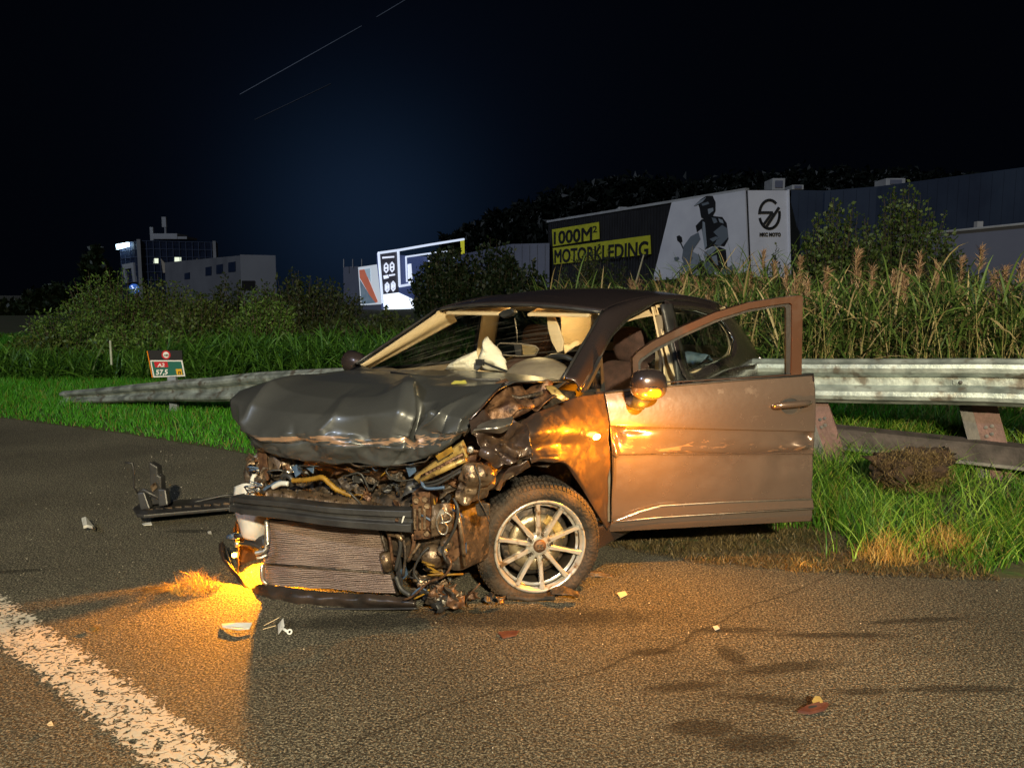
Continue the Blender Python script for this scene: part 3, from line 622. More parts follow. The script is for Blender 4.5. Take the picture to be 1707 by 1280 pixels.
MB().tube([lerp4(RQ, 1, v) + Vector((.004, -.004, 0)) for v in (0, .3, .7, 1)], .009, 8).build('radiator_tank', M_dark, rad, True)
MB().tube([lerp4(RQ, 0, v) + Vector((-.006, -.004, 0)) for v in (0, .5, 1)], .008, 8).build('radiator_tank', M_alu, rad, True)
MB().tube([W(641,922,3.40), W(647,949,3.41)], .024, 14).build('dryer_canister', M_bare, car, True)
# dust on upper torn radiator core
core = patch('torn_radiator_core', [[W(446,810,3.72), W(500,818,3.62), W(560,826,3.52), W(620,838,3.44), W(636,842,3.42)], [W(444,822,3.66), W(500,830,3.56), W(560,838,3.46), W(616,850,3.40), W(636,852,3.38)], [W(446,836,3.66), W(500,844,3.56), W(560,852,3.46), W(616,862,3.40), W(636,864,3.38)]], 26, 150, M_bare, car, lambda u, v, p: .006*math.sin(u*520) + .014*noise.noise(Vector(p)*20), solid=.01)

# washer tank
tank = patch('washer_tank', [[W(396,850,3.84), W(404,851,3.76), W(424,853,3.74), (W(443,856,3.78))], [W(398,862,3.82), W(406,862,3.74), W(426,864,3.72), W(443,868,3.78)], [W(403,880,3.82), W(410,882,3.74), W(426,885,3.73), W(440,884,3.78)], [W(406,892,3.83), W(412,895,3.76), W(428,899,3.76), W(438,895,3.80)]], 14, 14, M_white, car, crump(.006, 14), solid=.02)
patch('washer_tank_neck', [[W(394,812,3.84), W(410,806,3.8), W(424,810,3.82)], [W(392,826,3.82), W(410,826,3.78), W(424,828,3.8)], [W(396,838,3.84), W(410,838,3.8), W(424,838,3.82)]], 10, 10, M_white, tank, crump(.008, 18), solid=.02)
hose('tank_filler', [(420,812,3.78), (422,796,3.78), (430,786,3.80), (438,790,3.8)], .012, M_white, tank, k=16)
poly('lamp_socket_plate', [(423,796,3.76), (441,797,3.74), (446,815,3.72), (440,824,3.72), (424,822,3.75)], M_dark, bevel=.004)
for q in ((428,806), (436,808), (431,816)): MB().lathe([(0,.0), (.010,0), (.012,-.012), (.008,-.012)], W(*q, 3.72), (0,1,0), 12).build('lamp_socket', M_alu, car, True)

# dark engine mass behind everything
MB().box(K(.12, -.10, .52), .10, .52, .17, (FD, LD, ZD)).build('engine_block', M_dark, car, bevel=.03)
MB().box(K(.16, .28, .36), .12, .30, .14, (FD, LD, ZD)).build('gearbox', M_dark, car, bevel=.04)
patch('slam_panel', [[W(420,770,3.95), W(500,792,3.80), W(580,800,3.7), W(690,800,3.6)], [W(424,800,3.86), W(500,815,3.72), W(580,822,3.62), W(680,830,3.52)], [W(430,830,3.9), W(500,840,3.78), W(580,850,3.68), W(680,855,3.6)]], 30, 70, M_dark, car, crump(.05, 10, .02, 28, -.04), solid=.006)
# yellow conduit
hose('yellow_conduit', [(487,801,3.58), (508,800,3.55), (528,797,3.52), (538,796,3.5), (550,806,3.48), (562,816,3.47), (586,826,3.45)], [.009 + .005*(i % 2) for i in range(48)], M_yel, k=48)
# headlamp remains, far side: crumpled scraps and plates
sr = random.Random(4)
def scrap(name, cx, cy, Y, s, m, seed, parent=car):
    r = random.Random(seed); n = 6; pts = []
    a0 = r.random()*6
    V = []; 
    ctrl = []
    ax = Vector((r.uniform(-1, 1), r.uniform(-.6, .6), r.uniform(-1, 1))).normalized(); bx = ax.cross(Vector((r.uniform(-1,1), -1, r.uniform(-1,1)))).normalized()
    c = W(cx, cy, Y)
    for i in range(4): ctrl.append([c + ax*s*(i-1.5)*.6*r.uniform(.8, 1.2) + bx*s*(j-1)*.5*r.uniform(.6, 1.2) + ax.cross(bx)*s*r.uniform(-.3, .3) for j in range(3)])
    return patch(name, ctrl, 16, 16, m, parent, crump(s*.28, 1.2/s*1.6), solid=.004)
sets = [('headlamp_scrap', (415,515,752,800), 3.78, 3.62, 16, [M_bare, M_rust, M_dark, M_black, M_alu]), ('wiring_scrap', (520,690,792,838), 3.62, 3.42, 16, [M_dark, M_black, M_rust, M_dark]),
        ('bracket_scrap', (655,760,790,850), 3.42, 3.25, 14, [M_rust, M_bare, M_dark, M_black]), ('bracket_scrap', (640,760,870,985), 3.55, 3.35, 26, [M_rust, M_dark, M_black, M_bare, M_rust])]
for nm, (x0, x1, y0, y1), Ya, Yb, cnt, mats in sets:
    for i in range(cnt):
        f = sr.random(); scrap(nm, x0 + (x1-x0)*f, sr.uniform(y0, y1) + (f-.5)*20*(nm == 'headlamp_scrap'), Ya + (Yb-Ya)*f + sr.uniform(-.03, .06), sr.uniform(.025, .055), sr.choice(mats), 100 + i*7 + x0)
poly('upright_panel', [(428,752,3.74), (444,756,3.71), (448,800,3.70), (434,806,3.73)], M_rust, bevel=.003)
poly('lamp_reflector', [(446,764,3.70), (456,760,3.69), (470,772,3.67), (464,784,3.66), (448,786,3.69)], M_bare, bevel=.004)
poly('lamp_reflector', [(468,762,3.68), (478,766,3.66), (484,782,3.65), (472,790,3.66)], M_rust, bevel=.004)
poly('broken_lens', [(487,778,3.62), (494,774,3.61), (503,788,3.6), (492,796,3.6)], M_blue, bevel=.002)
poly('broken_lens', [(510,780,3.58), (524,776,3.57), (522,790,3.56)], M_blue, bevel=.002)
hose('cut_hose', [(470,800,3.66), (474,792,3.64), (484,795,3.62), (488,806,3.62), (478,810,3.64)], .013, M_black)
hose('cut_hose', [(455,812,3.62), (468,806,3.6), (480,806,3.58)], .012, M_white, n=8)
# blue connector and dark hole by the wing
poly('blue_connector', [(675,776,3.34), (690,772,3.32), (694,786,3.32), (682,796,3.33)], M_blue, bevel=.003)
# yellow lit carrier rail
gr = poly('lock_carrier_rail', [(688,797,3.26), (768,738,3.16), (778,762,3.12), (776,770,3.12), (700,806,3.22)], M_gold, off=(.01, .03, .01), bevel=.004)
MB().tube([W(699,802,3.19), W(776,765,3.09)], .012, 8).build('rail_flange', M_gold, gr, True)
MB().tube([W(703,794,3.21), W(772,757,3.11)], .008, 8).build('rail_flange', M_rust, gr, True)
for i in range(9):
    f = i/8; MB().box(W(712+52*f, 789-24*f, 3.17-.06*f), .006, .006, .005).build('rail_rib', M_rust, gr)
poly('rating_label', [(726,760,3.16), (752,744,3.13), (757,752,3.125), (731,768,3.155)], M_yel, gr, off=(0,.003,0))
MB().lathe([(0,0), (.006,0), (.014,.0), (.014,.02)], W(784,750,3.10), (0,1,0), 14).build('headed_bolt', M_alu, car, True)
scrap('latch_bracket', 790, 762, 3.14, .05, M_rust, 3)
hose('cable', [(700,812,3.2), (730,806,3.15), (760,790,3.12), (782,780,3.12)], .006, M_wire)
hose('cable', [(690,806,3.22), (725,802,3.17), (765,782,3.13), (778,772,3.12)], .005, M_wire)
hose('cable', [(702,800,3.18), (708,812,3.18), (722,814,3.17), (741,812,3.16)], .007, M_blue)
# mud-caked bracket beside the wheel
br = patch('mangled_bracket', [[W(770,784,3.12), W(790,776,3.10), W(815,768,3.14), W(838,770,3.2)], [W(762,800,3.10), W(786,796,3.06), W(812,790,3.10), W(832,784,3.2)], [W(758,820,3.11), W(776,818,3.07), W(800,812,3.12), W(818,804,3.2)], [W(764,832,3.12), W(774,838,3.10), W(788,836,3.12), W(806,820,3.2)]], 50, 50, M_bare, car, crump(.030, 18, .010, 50, -.03), solid=.006, lin=.8)
MB().lathe([(.006,-.002), (.013,-.002), (.013,.01), (.006,.01)], W(780,793,3.045), (0,1,0), 14, True).build('bracket_eye', M_rust, br, True)
patch('inner_panel', [[W(800,790,3.3), W(840,778,3.25), W(880,772,3.25)], [W(795,830,3.35), W(825,812,3.3), W(850,800,3.3)], [W(770,860,3.4), W(800,845,3.4), W(820,830,3.4)]], 40, 40, M_dark, car, crump(.035, 14, .012, 40), solid=.006)
# crash-box plate with bolts, left rail end
cb = poly('crash_box', [(686,822,3.25), (716,818,3.22), (720,898,3.24), (690,900,3.27)], M_rust, off=(.02, .12, 0), bevel=.004)
for q in ((694,834), (708,832), (711,889), (712,843)): MB().lathe([(0,-.006), (.012,-.006), (.014,.004)], W(*q, 3.225), (0,1,0), 6).build('hex_bolt', M_bare, cb)
for x in (692, 700, 708): MB().box(W(x, 864, 3.225), .005, .006, .045).build('stamped_rib', M_bare, cb)
pl2 = patch('end_plate', [[W(720,842,3.22), W(738,838,3.2), W(757,840,3.22)], [W(720,868,3.2), W(740,866,3.18), W(758,862,3.2)], [W(722,892,3.22), W(738,890,3.2), W(754,886,3.22)]], 20, 20, M_bare, car, crump(.012, 14, .004, 50), solid=.008)
hose('pressed_loop', [(738,846,3.17), (728,866,3.165), (732,886,3.17), (742,890,3.17), (746,878,3.17), (738,868,3.165), (736,852,3.17), (750,858,3.17), (750,868,3.17), (733,872,3.165)], .004, M_alu, pl2, k=40)
MB().lathe([(0,-.006), (.012,-.006), (.013,.006)], W(737,853,3.165), (0,1,0), 8).build('hex_bolt', M_alu, pl2)
hose('hanging_cable', [(756,830,3.1), (764,850,3.08), (758,880,3.09), (748,900,3.12), (738,915,3.15), (744,935,3.15)], .006, M_wire)
hose('hanging_cable', [(715,912,3.2), (702,925,3.2), (690,950,3.22), (696,965,3.22), (700,968,3.22)], .005, M_wire)
hose('hanging_cable', [(744,925,3.14), (752,940,3.12), (740,960,3.14), (715,970,3.18), (690,992,3.22), (672,1000,3.25)], .005, M_rust)
MB().tube([W(760,838,3.16), W(768,880,3.16), W(775,942,3.18)], .009, 8).build('tie_rod', M_bare, car, True)
# compressor-like lumps
cp = MB().lathe([(0,-.05), (.03,-.05), (.045,-.03), (.055,0), (.05,.04), (.02,.06), (0,.06)], W(722,925,3.32), (.2,-1,.1), 20).build('compressor', M_bare, car, True)
MB().lathe([(.016,-.07), (.026,-.07), (.026,-.04), (.016,-.04)], W(718,925,3.3), (.2,-1,.1), 16, True).build('pulley', M_alu, cp, True)
MB().lathe([(0,-.03), (.022,-.03), (.03,0), (.02,.03), (0,.03)], W(745,905,3.24), (.1,-1,0), 16).build('compressor_head', M_bare, cp, True)
MB().lathe([(0,-.03), (.018,-.03), (.022,0), (.014,.03), (0,.03)], W(738,918,3.22), (.3,-1,0), 12).build('pipe_union', M_alu, cp, True)
poly('hub_plate', [(742,890,3.24), (770,880,3.22), (776,915,3.24), (756,938,3.26), (738,925,3.26)], M_rust, off=(0,.05,0), bevel=.006)
poly('blue_pipe_cap', [(768,914,3.26), (778,904,3.25), (778,922,3.26), (764,926,3.27)], M_blue, bevel=.003)
poly('blue_pipe_cap', [(666,950,3.4), (676,945,3.38), (680,958,3.38), (672,966,3.4)], M_blue, bevel=.003)
for i, (a, b_, c_) in enumerate([((640,870,3.4),(650,900,3.38),(655,940,3.4)), ((655,880,3.38),(668,905,3.36),(660,950,3.38)), ((648,890,3.37),(662,892,3.35),(672,900,3.34)), ((668,880,3.36),(676,920,3.36),(672,960,3.37)), ((680,870,3.34),(690,900,3.32),(684,930,3.34)), ((660,960,3.36),(668,980,3.35),(684,992,3.33)), ((700,905,3.28),(690,920,3.28),(680,935,3.3))]):
    hose('bent_tube', [a, b_, c_], .007 + .002*(i % 3), [M_rust, M_wire, M_bare, M_dark][i % 4], k=12)
poly('black_module', [(658,935,3.42), (668,930,3.4), (672,975,3.4), (662,980,3.42)], M_black, bevel=.004)

# wheel-side damper and small box hanging at tyre
poly('sensor_box', [(792,842,3.06), (802,838,3.05), (816,840,3.05), (816,860,3.06), (796,861,3.07)], M_dark, bevel=.004)
hose('thin_wire', [(790,775,3.05), (800,800,3.03), (798,830,3.03), (808,850,3.03), (816,872,3.04)], .0025, M_wire)

# ---------------- steered front wheel ----------------
WN = Vector((.27, -.96, -.03)).normalized(); WC = W(901, 911, 3.56)
prof = [(.218,-.02), (.224,.004), (.245,.013), (.268,.012), (.284,.000), (.293,-.018), (.296,-.04), (.297,-.10), (.296,-.165), (.290,-.185), (.27,-.205), (.24,-.205), (.218,-.19)]
u_ = WN.cross(ZD).normalized(); w_ = u_.cross(WN)
V = []; F = []; n = 96; k = len(prof)
def sag(p):
    lim = .012
    if p.z < lim: p = Vector((p.x, p.y, lim + (p.z-lim)*.02)) + WN*.012*min(1, (lim-p.z)/.04) * (1 if (p-WC).dot(WN) > -.05 else 0)
    return p
for q in range(n):
    an = 2*PI*q/n; d = u_*math.cos(an) + w_*math.sin(an)
    for r, a in prof: V.append(sag(WC + d*r + WN*a))
F = [(q*k+i, q*k+i+1, ((q+1) % n)*k+i+1, ((q+1) % n)*k+i) for q in range(n) for i in range(k-1)]
tyre = wl_ = mesh('front_wheel', V, F, M_rubber, car)
tb = MB()
for q in range(84):
    an = 2*PI*(q + .3)/84; d = u_*math.cos(an) + w_*math.sin(an); tg = -u_*math.sin(an) + w_*math.cos(an)
    if WC.z + d.z*.29 < .03: continue
    for r, a, h, sh in ((.298,-.045,.020,0), (.299,-.085,.015,.5), (.299,-.125,.015,0), (.298,-.165,.018,.5)):
        c = WC + d*r + WN*a + tg*.01*sh; tb.box(c, .0042, .0075, h, (d, (tg + WN*.35).normalized(), WN))
    tb.box(WC + d*.287 + WN*-.004, .0035, .007, .010, ((d*.7+WN*.7), tg, (d*.7-WN*.7)))
tb.build('tread_block', M_rubber, tyre)
# raised sidewall letters
for i, ch in enumerate('MICHELIN'):
    an = math.radians(163 - i*6.2); d = u_*math.cos(an) + w_*math.sin(an)
    d = -u_*abs(math.cos(an)) + w_*math.sin(an) if False else d
    tg = (w_*math.cos(an) - u_*math.sin(an))
    if (tg.x if abs(tg.x) > .2 else tg.z) < 0: tg = -tg
    text_mesh('sidewall_letter', ch, .026, M_rubber, WC + d*.240 + WN*.0125, tg, d if d.dot(tg.cross(WN)) < 2 else -d, tyre, ext=.0012)
# rim
rp = [(.186,-.035), (.200,-.028), (.206,-.002), (.214,.006), (.221,.006), (.222,-.004), (.222,-.02)]
rim = MB().lathe(rp, WC, WN, 72).build('rim', M_rim, wl_, True)
MB().lathe([(.200,-.02), (.192,-.05), (.188,-.12), (.205,-.18)], WC, WN, 60).build('rim_barrel', M_rimdark, wl_, True)
for q in range(10):
    an = math.radians(86 + 36*q); d = u_*math.cos(an) + w_*math.sin(an); tg = w_*math.cos(an) - u_*math.sin(an); V = []
    for r, wd_, z0, z1 in ((.034,.016,-.016,-.045), (.07,.0125,-.010,-.042), (.12,.0100,-.007,-.04), (.17,.0100,-.003,-.036), (.205,.013,.002,-.022)):
        c = WC + d*r
        V += [c + tg*-wd_*.62 + WN*z0, c + tg*wd_*.62 + WN*z0, c + tg*wd_ + WN*(z0-.006), c + tg*wd_*.8 + WN*z1, c - tg*wd_*.8 + WN*z1, c - tg*wd_ + WN*(z0-.006)]
    F = [(i*6+j, i*6+(j+1) % 6, (i+1)*6+(j+1) % 6, (i+1)*6+j) for i in range(4) for j in range(6)]
    mesh('spoke', V, F, M_rim, wl_, False)
MB().lathe([(0,-.050), (.062,-.050), (.062,-.022), (.052,-.014), (0,-.014)], WC, WN, 40).build('hub', M_rim, wl_, True)
for q in range(5):
    an = math.radians(104 + 72*q); d = u_*math.cos(an) + w_*math.sin(an)
    MB().lathe([(.0095,-.016), (.0145,-.012), (.0135,-.016), (.0095,-.028), (0,-.028)], WC + d*.052, WN, 16).build('bolt_recess', M_rimdark, wl_, True)
    MB().lathe([(0,-.004), (.0065,-.004), (.0085,-.016)], WC + d*.052, WN, 6).build('wheel_bolt', M_rimdark, wl_)
MB().lathe([(0,.0), (.022,.0), (.029,-.003), (.031,-.012), (.031,-.02)], WC, WN, 36).build('centre_cap', M_rust, wl_, True)
right = -u_ if u_.x < 0 else u_
em = MB()      # stylised S badge made of bars
def eb(x0, y0, x1, y1): em.prism([WC + WN*.0005 + right*a + w_s*b_ for a, b_ in ((x0,y0), (x1,y0), (x1,y1), (x0,y1))], WN*.003)
w_s = w_ if w_.z > 0 else -w_
for a in ((-.014,.008,.013,.013), (-.014,.0015,-.008,.008), (-.014,-.0025,-.004,.0025), (.003,-.0025,.014,.0025), (.008,-.008,.014,-.0015), (-.013,-.013,.014,-.008), (-.003,.0035,.0005,.007)): eb(*a)
em.build('badge', M_chrome, wl_)
MB().lathe([(.0,-.075), (.07,-.075), (.075,-.066), (.135,-.066), (.135,-.085), (0,-.085)], WC, WN, 48).build('brake_disc', M_disc, wl_, True)
# caliper
cl = MB()
for a0 in range(6): 
    an = math.radians(118 + a0*10); d = u_*math.cos(an) + w_*math.sin(an); tg = w_*math.cos(an) - u_*math.sin(an); cl.box(WC + d*.118 + WN*-.062, .022, .013, .014, (d, tg, WN))
cl.build('brake_caliper', M_gold, wl_, bevel=.003)
MB().lathe([(0,-.09), (.16,-.09), (.17,-.095), (.15,-.11), (0,-.11)], WC, WN, 40).build('splash_shield', M_dark, wl_, True)
MB().tube([WC + WN*-.12, WC + WN*-.45 + Vector((0, .05, .02))], .02, 10).tube([WC + WN*-.12 + Vector((0,0,-.1)), WC + WN*-.5 + Vector((0, .1, -.02))], .018, 8).build('drive_shaft', M_dark, car, True)
# plastic scrap squashed under the tyre
MB().tube([W(845,994,3.50), W(880,998,3.50), W(925,996,3.50)], .012, 8).build('flattened_sidewall', M_rubber, tyre, True)
patch('crushed_trim', [[W(918,985,3.5), W(938,976,3.5), W(968,984,3.5)], [W(920,993,3.47), W(942,990,3.44), W(966,992,3.46)]], 10, 14, M_dark, car, crump(.012, 20), solid=.004)
# other three wheels, simply
for x, y in ((-2.45, .72), (-2.45, -.72), (-.1, -.70)):
    c = K(x, y, .30); s = 1 if y > 0 else -1
    w2 = MB().lathe([(.2,.09), (.27,.10), (.295,.07), (.30,0), (.295,-.07), (.27,-.10), (.2,-.09)], c, LD*s, 40).build('wheel', M_rubber, car, True)
    MB().lathe([(0,.06), (.06,.07), (.15,.05), (.2,.09)], c, LD*s, 30).build('rim', M_rim, w2, True)

# ---------------- open driver door ----------------
dA = G(1014, 885, .22); dB = G(1352, 868, .24); DW = Wall((dA.x, dA.y), (dB.x, dB.y)); dn = DW.n
def D(px, py, off=0): return DW.at(px, py, off)
L_ = [(1008,655), (1010,672), (1012,690), (1014,706), (1014,710), (1016,730), (1018,754), (1018,758), (1019,790), (1018,825), (1018,858), (1018,866), (1016,876), (1013,886)]
R_ = [(1357,625), (1356,648), (1355,676), (1353,714), (1353,718), (1352,738), (1351,754), (1351,758), (1350,790), (1349,828), (1350,836), (1351,843), (1352,856), (1352,868)]
O_ = [-.004, .020, .036, .048, .040, .040, .038, .030, .034, .030, .024, .018, .016, .002]
rows = [[D(a[0] + (b[0]-a[0])*t, a[1] + (b[1]-a[1])*t - (4*math.sin(PI*t) if i == 0 else 0), o*(.75 + .25*math.sin(PI*t)) ) for t in (0, .04, .12, .25, .4, .55, .7, .85, .96, 1)] for i, (a, b, o) in enumerate(zip(L_, R_, O_))]
def dfn(u, v, p):
    p = Vector(p); d = .0045*noise.noise(p*9)*smooth01(v, .2, .4)*(1-smooth01(v, .7, .9)) + .0012*noise.noise(p*30)*smooth01(v, .2, .4)*(1-smooth01(v, .6, .8))
    for u0, v0, su, sv, a in ((.10,.36,.05,.05,-.022), (.06,.46,.03,.05,.014), (.20,.33,.08,.02,-.012), (.9,.34,.05,.02,-.010), (.86,.40,.05,.02,.010), (.75,.46,.14,.03,-.008), (.45,.47,.12,.02,-.007), (.03,.55,.012,.08,.01)):
        d += 1.5*a*math.exp(-((u-u0)/su)**2 - ((v-v0)/sv)**2)
    d += -.004*math.exp(-((v-.495)/.008)**2)*(.5+.5*noise.noise(Vector((u*12, 3, 1))))
    return -d
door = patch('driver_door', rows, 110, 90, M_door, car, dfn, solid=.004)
# which way the patch normals look decides dfn's sign; backing shell of the door
MB().prism([D(1012,660,-.02), D(1355,630,-.02), D(1350,866,-.02), D(1014,883,-.02)], dn*-.07).build('door_lining', M_dash, door, bevel=.01)
MB().tube([D(1009,655,-.002), D(1100,645,-.002), D(1230,634,-.002), D(1356,624,-.002)], .007, 8).build('belt_moulding', M_black, door, True)
for pts in ([(1355,626), (1352,716), (1349,757), (1348,829), (1352,868)],): MB().tube([D(x, y, .004) for x, y in pts], .005, 6).build('door_edge', M_paint, door, True)
fo = [(1055,641), (1054,596), (1062,587), (1086,570), (1135,545), (1191,521), (1247,504), (1300,496), (1334,492), (1337,495), (1336,560), (1335,624)]
fi = [(1064,640), (1063,604), (1067,598), (1092,580), (1139,556), (1193,532), (1248,515), (1298,507), (1315,505), (1319,508), (1319,560), (1318,624)]
MB().ring([D(*p, .010) for p in fo], [D(*p, .010) for p in fi], dn*-.045).build('window_frame', paintmat('frame_lit_paint', (.085,.042,.025), (.06,.03,.018), rough=.35, metal=.4), door, bevel=.004)  # car paint browned for the orange light on the frame
fo2 = fi; fi2 = [(1069,639), (1068,607), (1072,601), (1095,585), (1141,561), (1195,537), (1249,520), (1298,512), (1308,511), (1311,514), (1311,560), (1311,624)]
MB().ring([D(*p, -.004) for p in fo2], [D(*p, -.004) for p in fi2], dn*-.02).build('window_seal', M_black, door)
mesh('door_glass', [D(*p, -.014) for p in fi2], [(0, 1, 2), (0, 2, 3), (0, 3, 4, 11), (4, 5, 6, 11), (6, 7, 11), (7, 8, 9, 10, 11)], M_glass, door, False)
# side moulding: bright wedge
ml = MB().prism([D(*p, .030) for p in ((1019,865), (1060,850), (1097,840), (1200,834), (1349,829), (1351,843), (1200,851), (1100,857))], dn*.010).build('side_moulding', M_door, door, bevel=.003)
MB().tube([D(1019,864,.041), D(1060,849,.043), D(1097,839,.043), D(1200,833,.043), D(1348,828,.043)], .0035, 6).build('moulding_ridge', M_alu, door, True)
MB().tube([D(1019,866,.041), D(1100,858,.041), D(1200,852,.041), D(1350,844,.041)], .003, 6).build('moulding_ridge', M_alu, door, True)
# handle in its recess
rc = []
for q in range(24): an = 2*PI*q/24; rc.append((1311 + 17*math.cos(an), 675 - 15*math.sin(an)))
V = [D(x, y, .034) for x, y in rc] + [D(1311 + (x-1311)*.75, 676 + (y-676)*.75, .012) for x, y in rc]; V.append(D(1311, 676, .008))
MB().ring([D(x, y, .036) for x, y in rc], [D(1311 + (x-1311)*.9, 675 + (y-675)*.9, .036) for x, y in rc], dn*.004).build('handle_surround', M_door, door)
MB().prism([D(1311 + (x-1311)*.9, 675 + (y-675)*.9, .034) for x, y in rc], dn*.0035).build('handle_recess_shade', M_black, door)  # flat black disc paints the shade inside the recess
hd = []
for x, y, o in ((1282,676,.046), (1290,673,.062), (1311,671,.066), (1334,669,.062), (1344,669,.046)): hd.append(D(x, y, o))
MB().tube([Vector(p) for p in catm([list(p) for p in hd], 14)], [.010,.0135,.015,.0155,.016,.016,.016,.016,.016,.016,.0155,.015,.013,.010], 12).build('door_handle', M_door, door, True)
MB().lathe([(0,0), (.008,0), (.009,-.004)], D(1340,669,.066), dn, 14).build('key_lock', M_chrome, door, True)
# mirror: cap, lower housing with the indicator's amber light put into colour, foot
def ell(name, c, ax, r, m, parent, lo=-PI/2, hi=PI/2, p=.8):
    V = []; F = []
    for i in range(14):
        u = lo + (hi-lo)*i/13
        for j in range(28):
            v = 2*PI*j/28; sx = lambda a: math.copysign(abs(a)**p, a)
            V.append(c + ax[0]*r[0]*sx(math.cos(u))*sx(math.cos(v)) + ax[1]*r[1]*sx(math.cos(u))*sx(math.sin(v)) + ax[2]*r[2]*sx(math.sin(u)))
    F = [(i*28+j, i*28+(j+1) % 28, (i+1)*28+(j+1) % 28, (i+1)*28+j) for i in range(13) for j in range(28)]
    return mesh(name, V, F, m, parent)
mc = D(1066, 637, .16); MA = (DW.d, dn, ZD)
mir = ell('wing_mirror', mc, MA, (.088, .07, .082), M_paint, door, -.02, PI/2)
ell('mirror_lower_housing', mc + ZD*-.004, MA, (.086, .068, .062), M_door, door, -PI/2, .0)
MB().tube([mc + ZD*-.002 + DW.d*.088*math.cos(a) + dn*.07*math.sin(a) for a in np.linspace(0, 2*PI, 30)[:-1]], .003, 5, closed=True).build('mirror_seam', M_black, door, True)
MB().tube([mc + ZD*-.05 - DW.d*.03, mc + ZD*-.085 - DW.d*.03 - dn*.05, D(1052, 668, .0)], [.045,.042,.035], 14).build('mirror_foot', M_black, door, True)
ell('mirror_amber_oval', mc + ZD*-.025 + DW.d*.012 + dn*.066, MA, (.034,.006,.022), M_orange, door)  # orange oval paints indicator light on the lower housing

# ---------------- bumper valance on the ground with the lit indicator ----------------
vt = [(369,903,4.02), (374,922,3.93), (384,940,3.85), (400,961,3.76), (418,980,3.68), (434,974,3.62), (500,982,3.52), (570,987,3.46), (630,992,3.42), (694,999,3.38)]
vb = [(372,908,4.02), (380,935,3.93), (394,962,3.84), (408,990,3.72), (426,1003,3.62), (450,1008,3.56), (500,1011,3.50), (570,1013,3.45), (630,1013,3.41), (694,1012,3.37)]
vm = [((a[0]+b[0])/2 - 2, (a[1]+b[1])/2, (a[2]+b[2])/2 - .02) for a, b in zip(vt, vb)]
val = patch('bumper_valance', [[W(*p) for p in vt], [W(*p) for p in vm], [W(*p) for p in vb]], 14, 140, pm('muddy_bumper', (.05,.035,.028), (.018,.016,.015), 9, .35, .2, .1, 50), car, crump(.014, 9, .005, 36), solid=.008)
patch('valance_lip', [[W(p[0], p[1], p[2]) for p in vb], [W(p[0]+4, p[1]+2, p[2]-.05) for p in vb]], 4, 60, M_black, val, solid=.006)
pm('amber_lit_corner', (.05,.03,.02), (.13,.07,.035), 14, .35, .3, .3, 40)
cr_ = [(-1.18,4.08), (-1.28,4.12), (-1.37,4.09), (-1.425,4.0), (-1.415,3.93), (-1.395,3.885)]
patch('bumper_corner', [[Vector((x, y, z - .02*i)) for i, (x, y) in enumerate(cr_)] for z in (.30, .22, .12, .04)], 24, 40, MATS['amber_lit_corner'], car, crump(.012, 14, .006, 36), solid=.006)  # wall of the torn corner, shaped to block the lamp's left side
for i in range(26):
    f = sr.random(); a_ = (sr.uniform(400,760), sr.uniform(760,840)); Yw = 3.72 - .5*(a_[0]-400)/360
    if a_[0] > 660: a_ = (a_[0]-20, sr.uniform(800,980))
    hose('loose_wire', [(a_[0], a_[1], Yw), (a_[0]+sr.uniform(-20,30), a_[1]+sr.uniform(-18,18), Yw-.03), (a_[0]+sr.uniform(-10,50), a_[1]+sr.uniform(-25,25), Yw-.02), (a_[0]+sr.uniform(0,60), a_[1]+sr.uniform(-10,36), Yw+.03)], sr.choice([.0025,.0035,.005]), sr.choice([M_wire, M_wire, M_rust, M_black, M_dark, M_blue, M_yel]), n=5, k=12)
for q, m in (((408,891,3.8), M_black), ((396,893,3.84), M_blue)): MB().tube([W(*q), W(q[0]-16, q[1]+2, q[2]+.02)], [.018,.012], 10).build('lamp_plug', m, car, True)
MB().lathe([(.008,-.01), (.014,-.012), (.016,.0), (.01,.01), (0,.01)], W(395,907,3.86), (.1,-1,0), 16).build('sensor_ring', M_alu, car, True)
poly('duct', [(408,893,3.78), (440,896,3.72), (440,912,3.7), (420,915,3.74), (404,906,3.8)], M_black, bevel=.01, off=(0,.05,0))
hose('cable', [(400,905,3.8), (420,908,3.72), (436,915,3.66)], .008, M_wire)
lc = W(391, 925, 3.93)
ell('corner_glare', lc, (Vector((1,0,0)), Vector((0,-1,0)), ZD), (.014,.014,.012), M_glow, car, p=1)  # glowing blob stands in for the lamp's glare on the torn corner
LP = Vector((-1.27, 3.95, .19))
aL = math.atan2(3.52-3.95, -2.07+1.27); aR = math.atan2(-3.95, 1.27)
hw = [LP + Vector((.055*math.cos(a), .055*math.sin(a), 0)) for a in np.linspace(aR + 2*PI, aL + 2*PI - .0, 2)]
angs = np.linspace(aR, aL + 2*PI if aL < aR else aL, 20); V = []
for a in angs:
    rt_ = 1 - smooth01(a, aR + 1.2, aR + 1.9); c = LP + Vector((.055*math.cos(a), .055*math.sin(a), 0)); V += [c + ZD*.045, c + ZD*(-.022*rt_ - .10*(1-rt_))]
mesh('indicator_shield', V, [(2*i, 2*i+1, 2*i+3, 2*i+2) for i in range(19)], M_black, car, solid=.004)  # curved shield added round the lamp to shape its beam
MB().lathe([(0,.045), (.06,.045), (.06,.049), (0,.049)], LP, ZD, 20).build('indicator_shield_top', M_black, car)  # lid added over the shield to stop light going up
pl = bpy.data.lights.new('front_indicator_light', 'POINT'); pl.energy = 250; pl.color = (1, .31, .006); pl.shadow_soft_size = .012
po = bpy.data.objects.new('front_indicator_light', pl); C.objects.link(po); po.parent = car; po.location = INV[car.name] @ LP
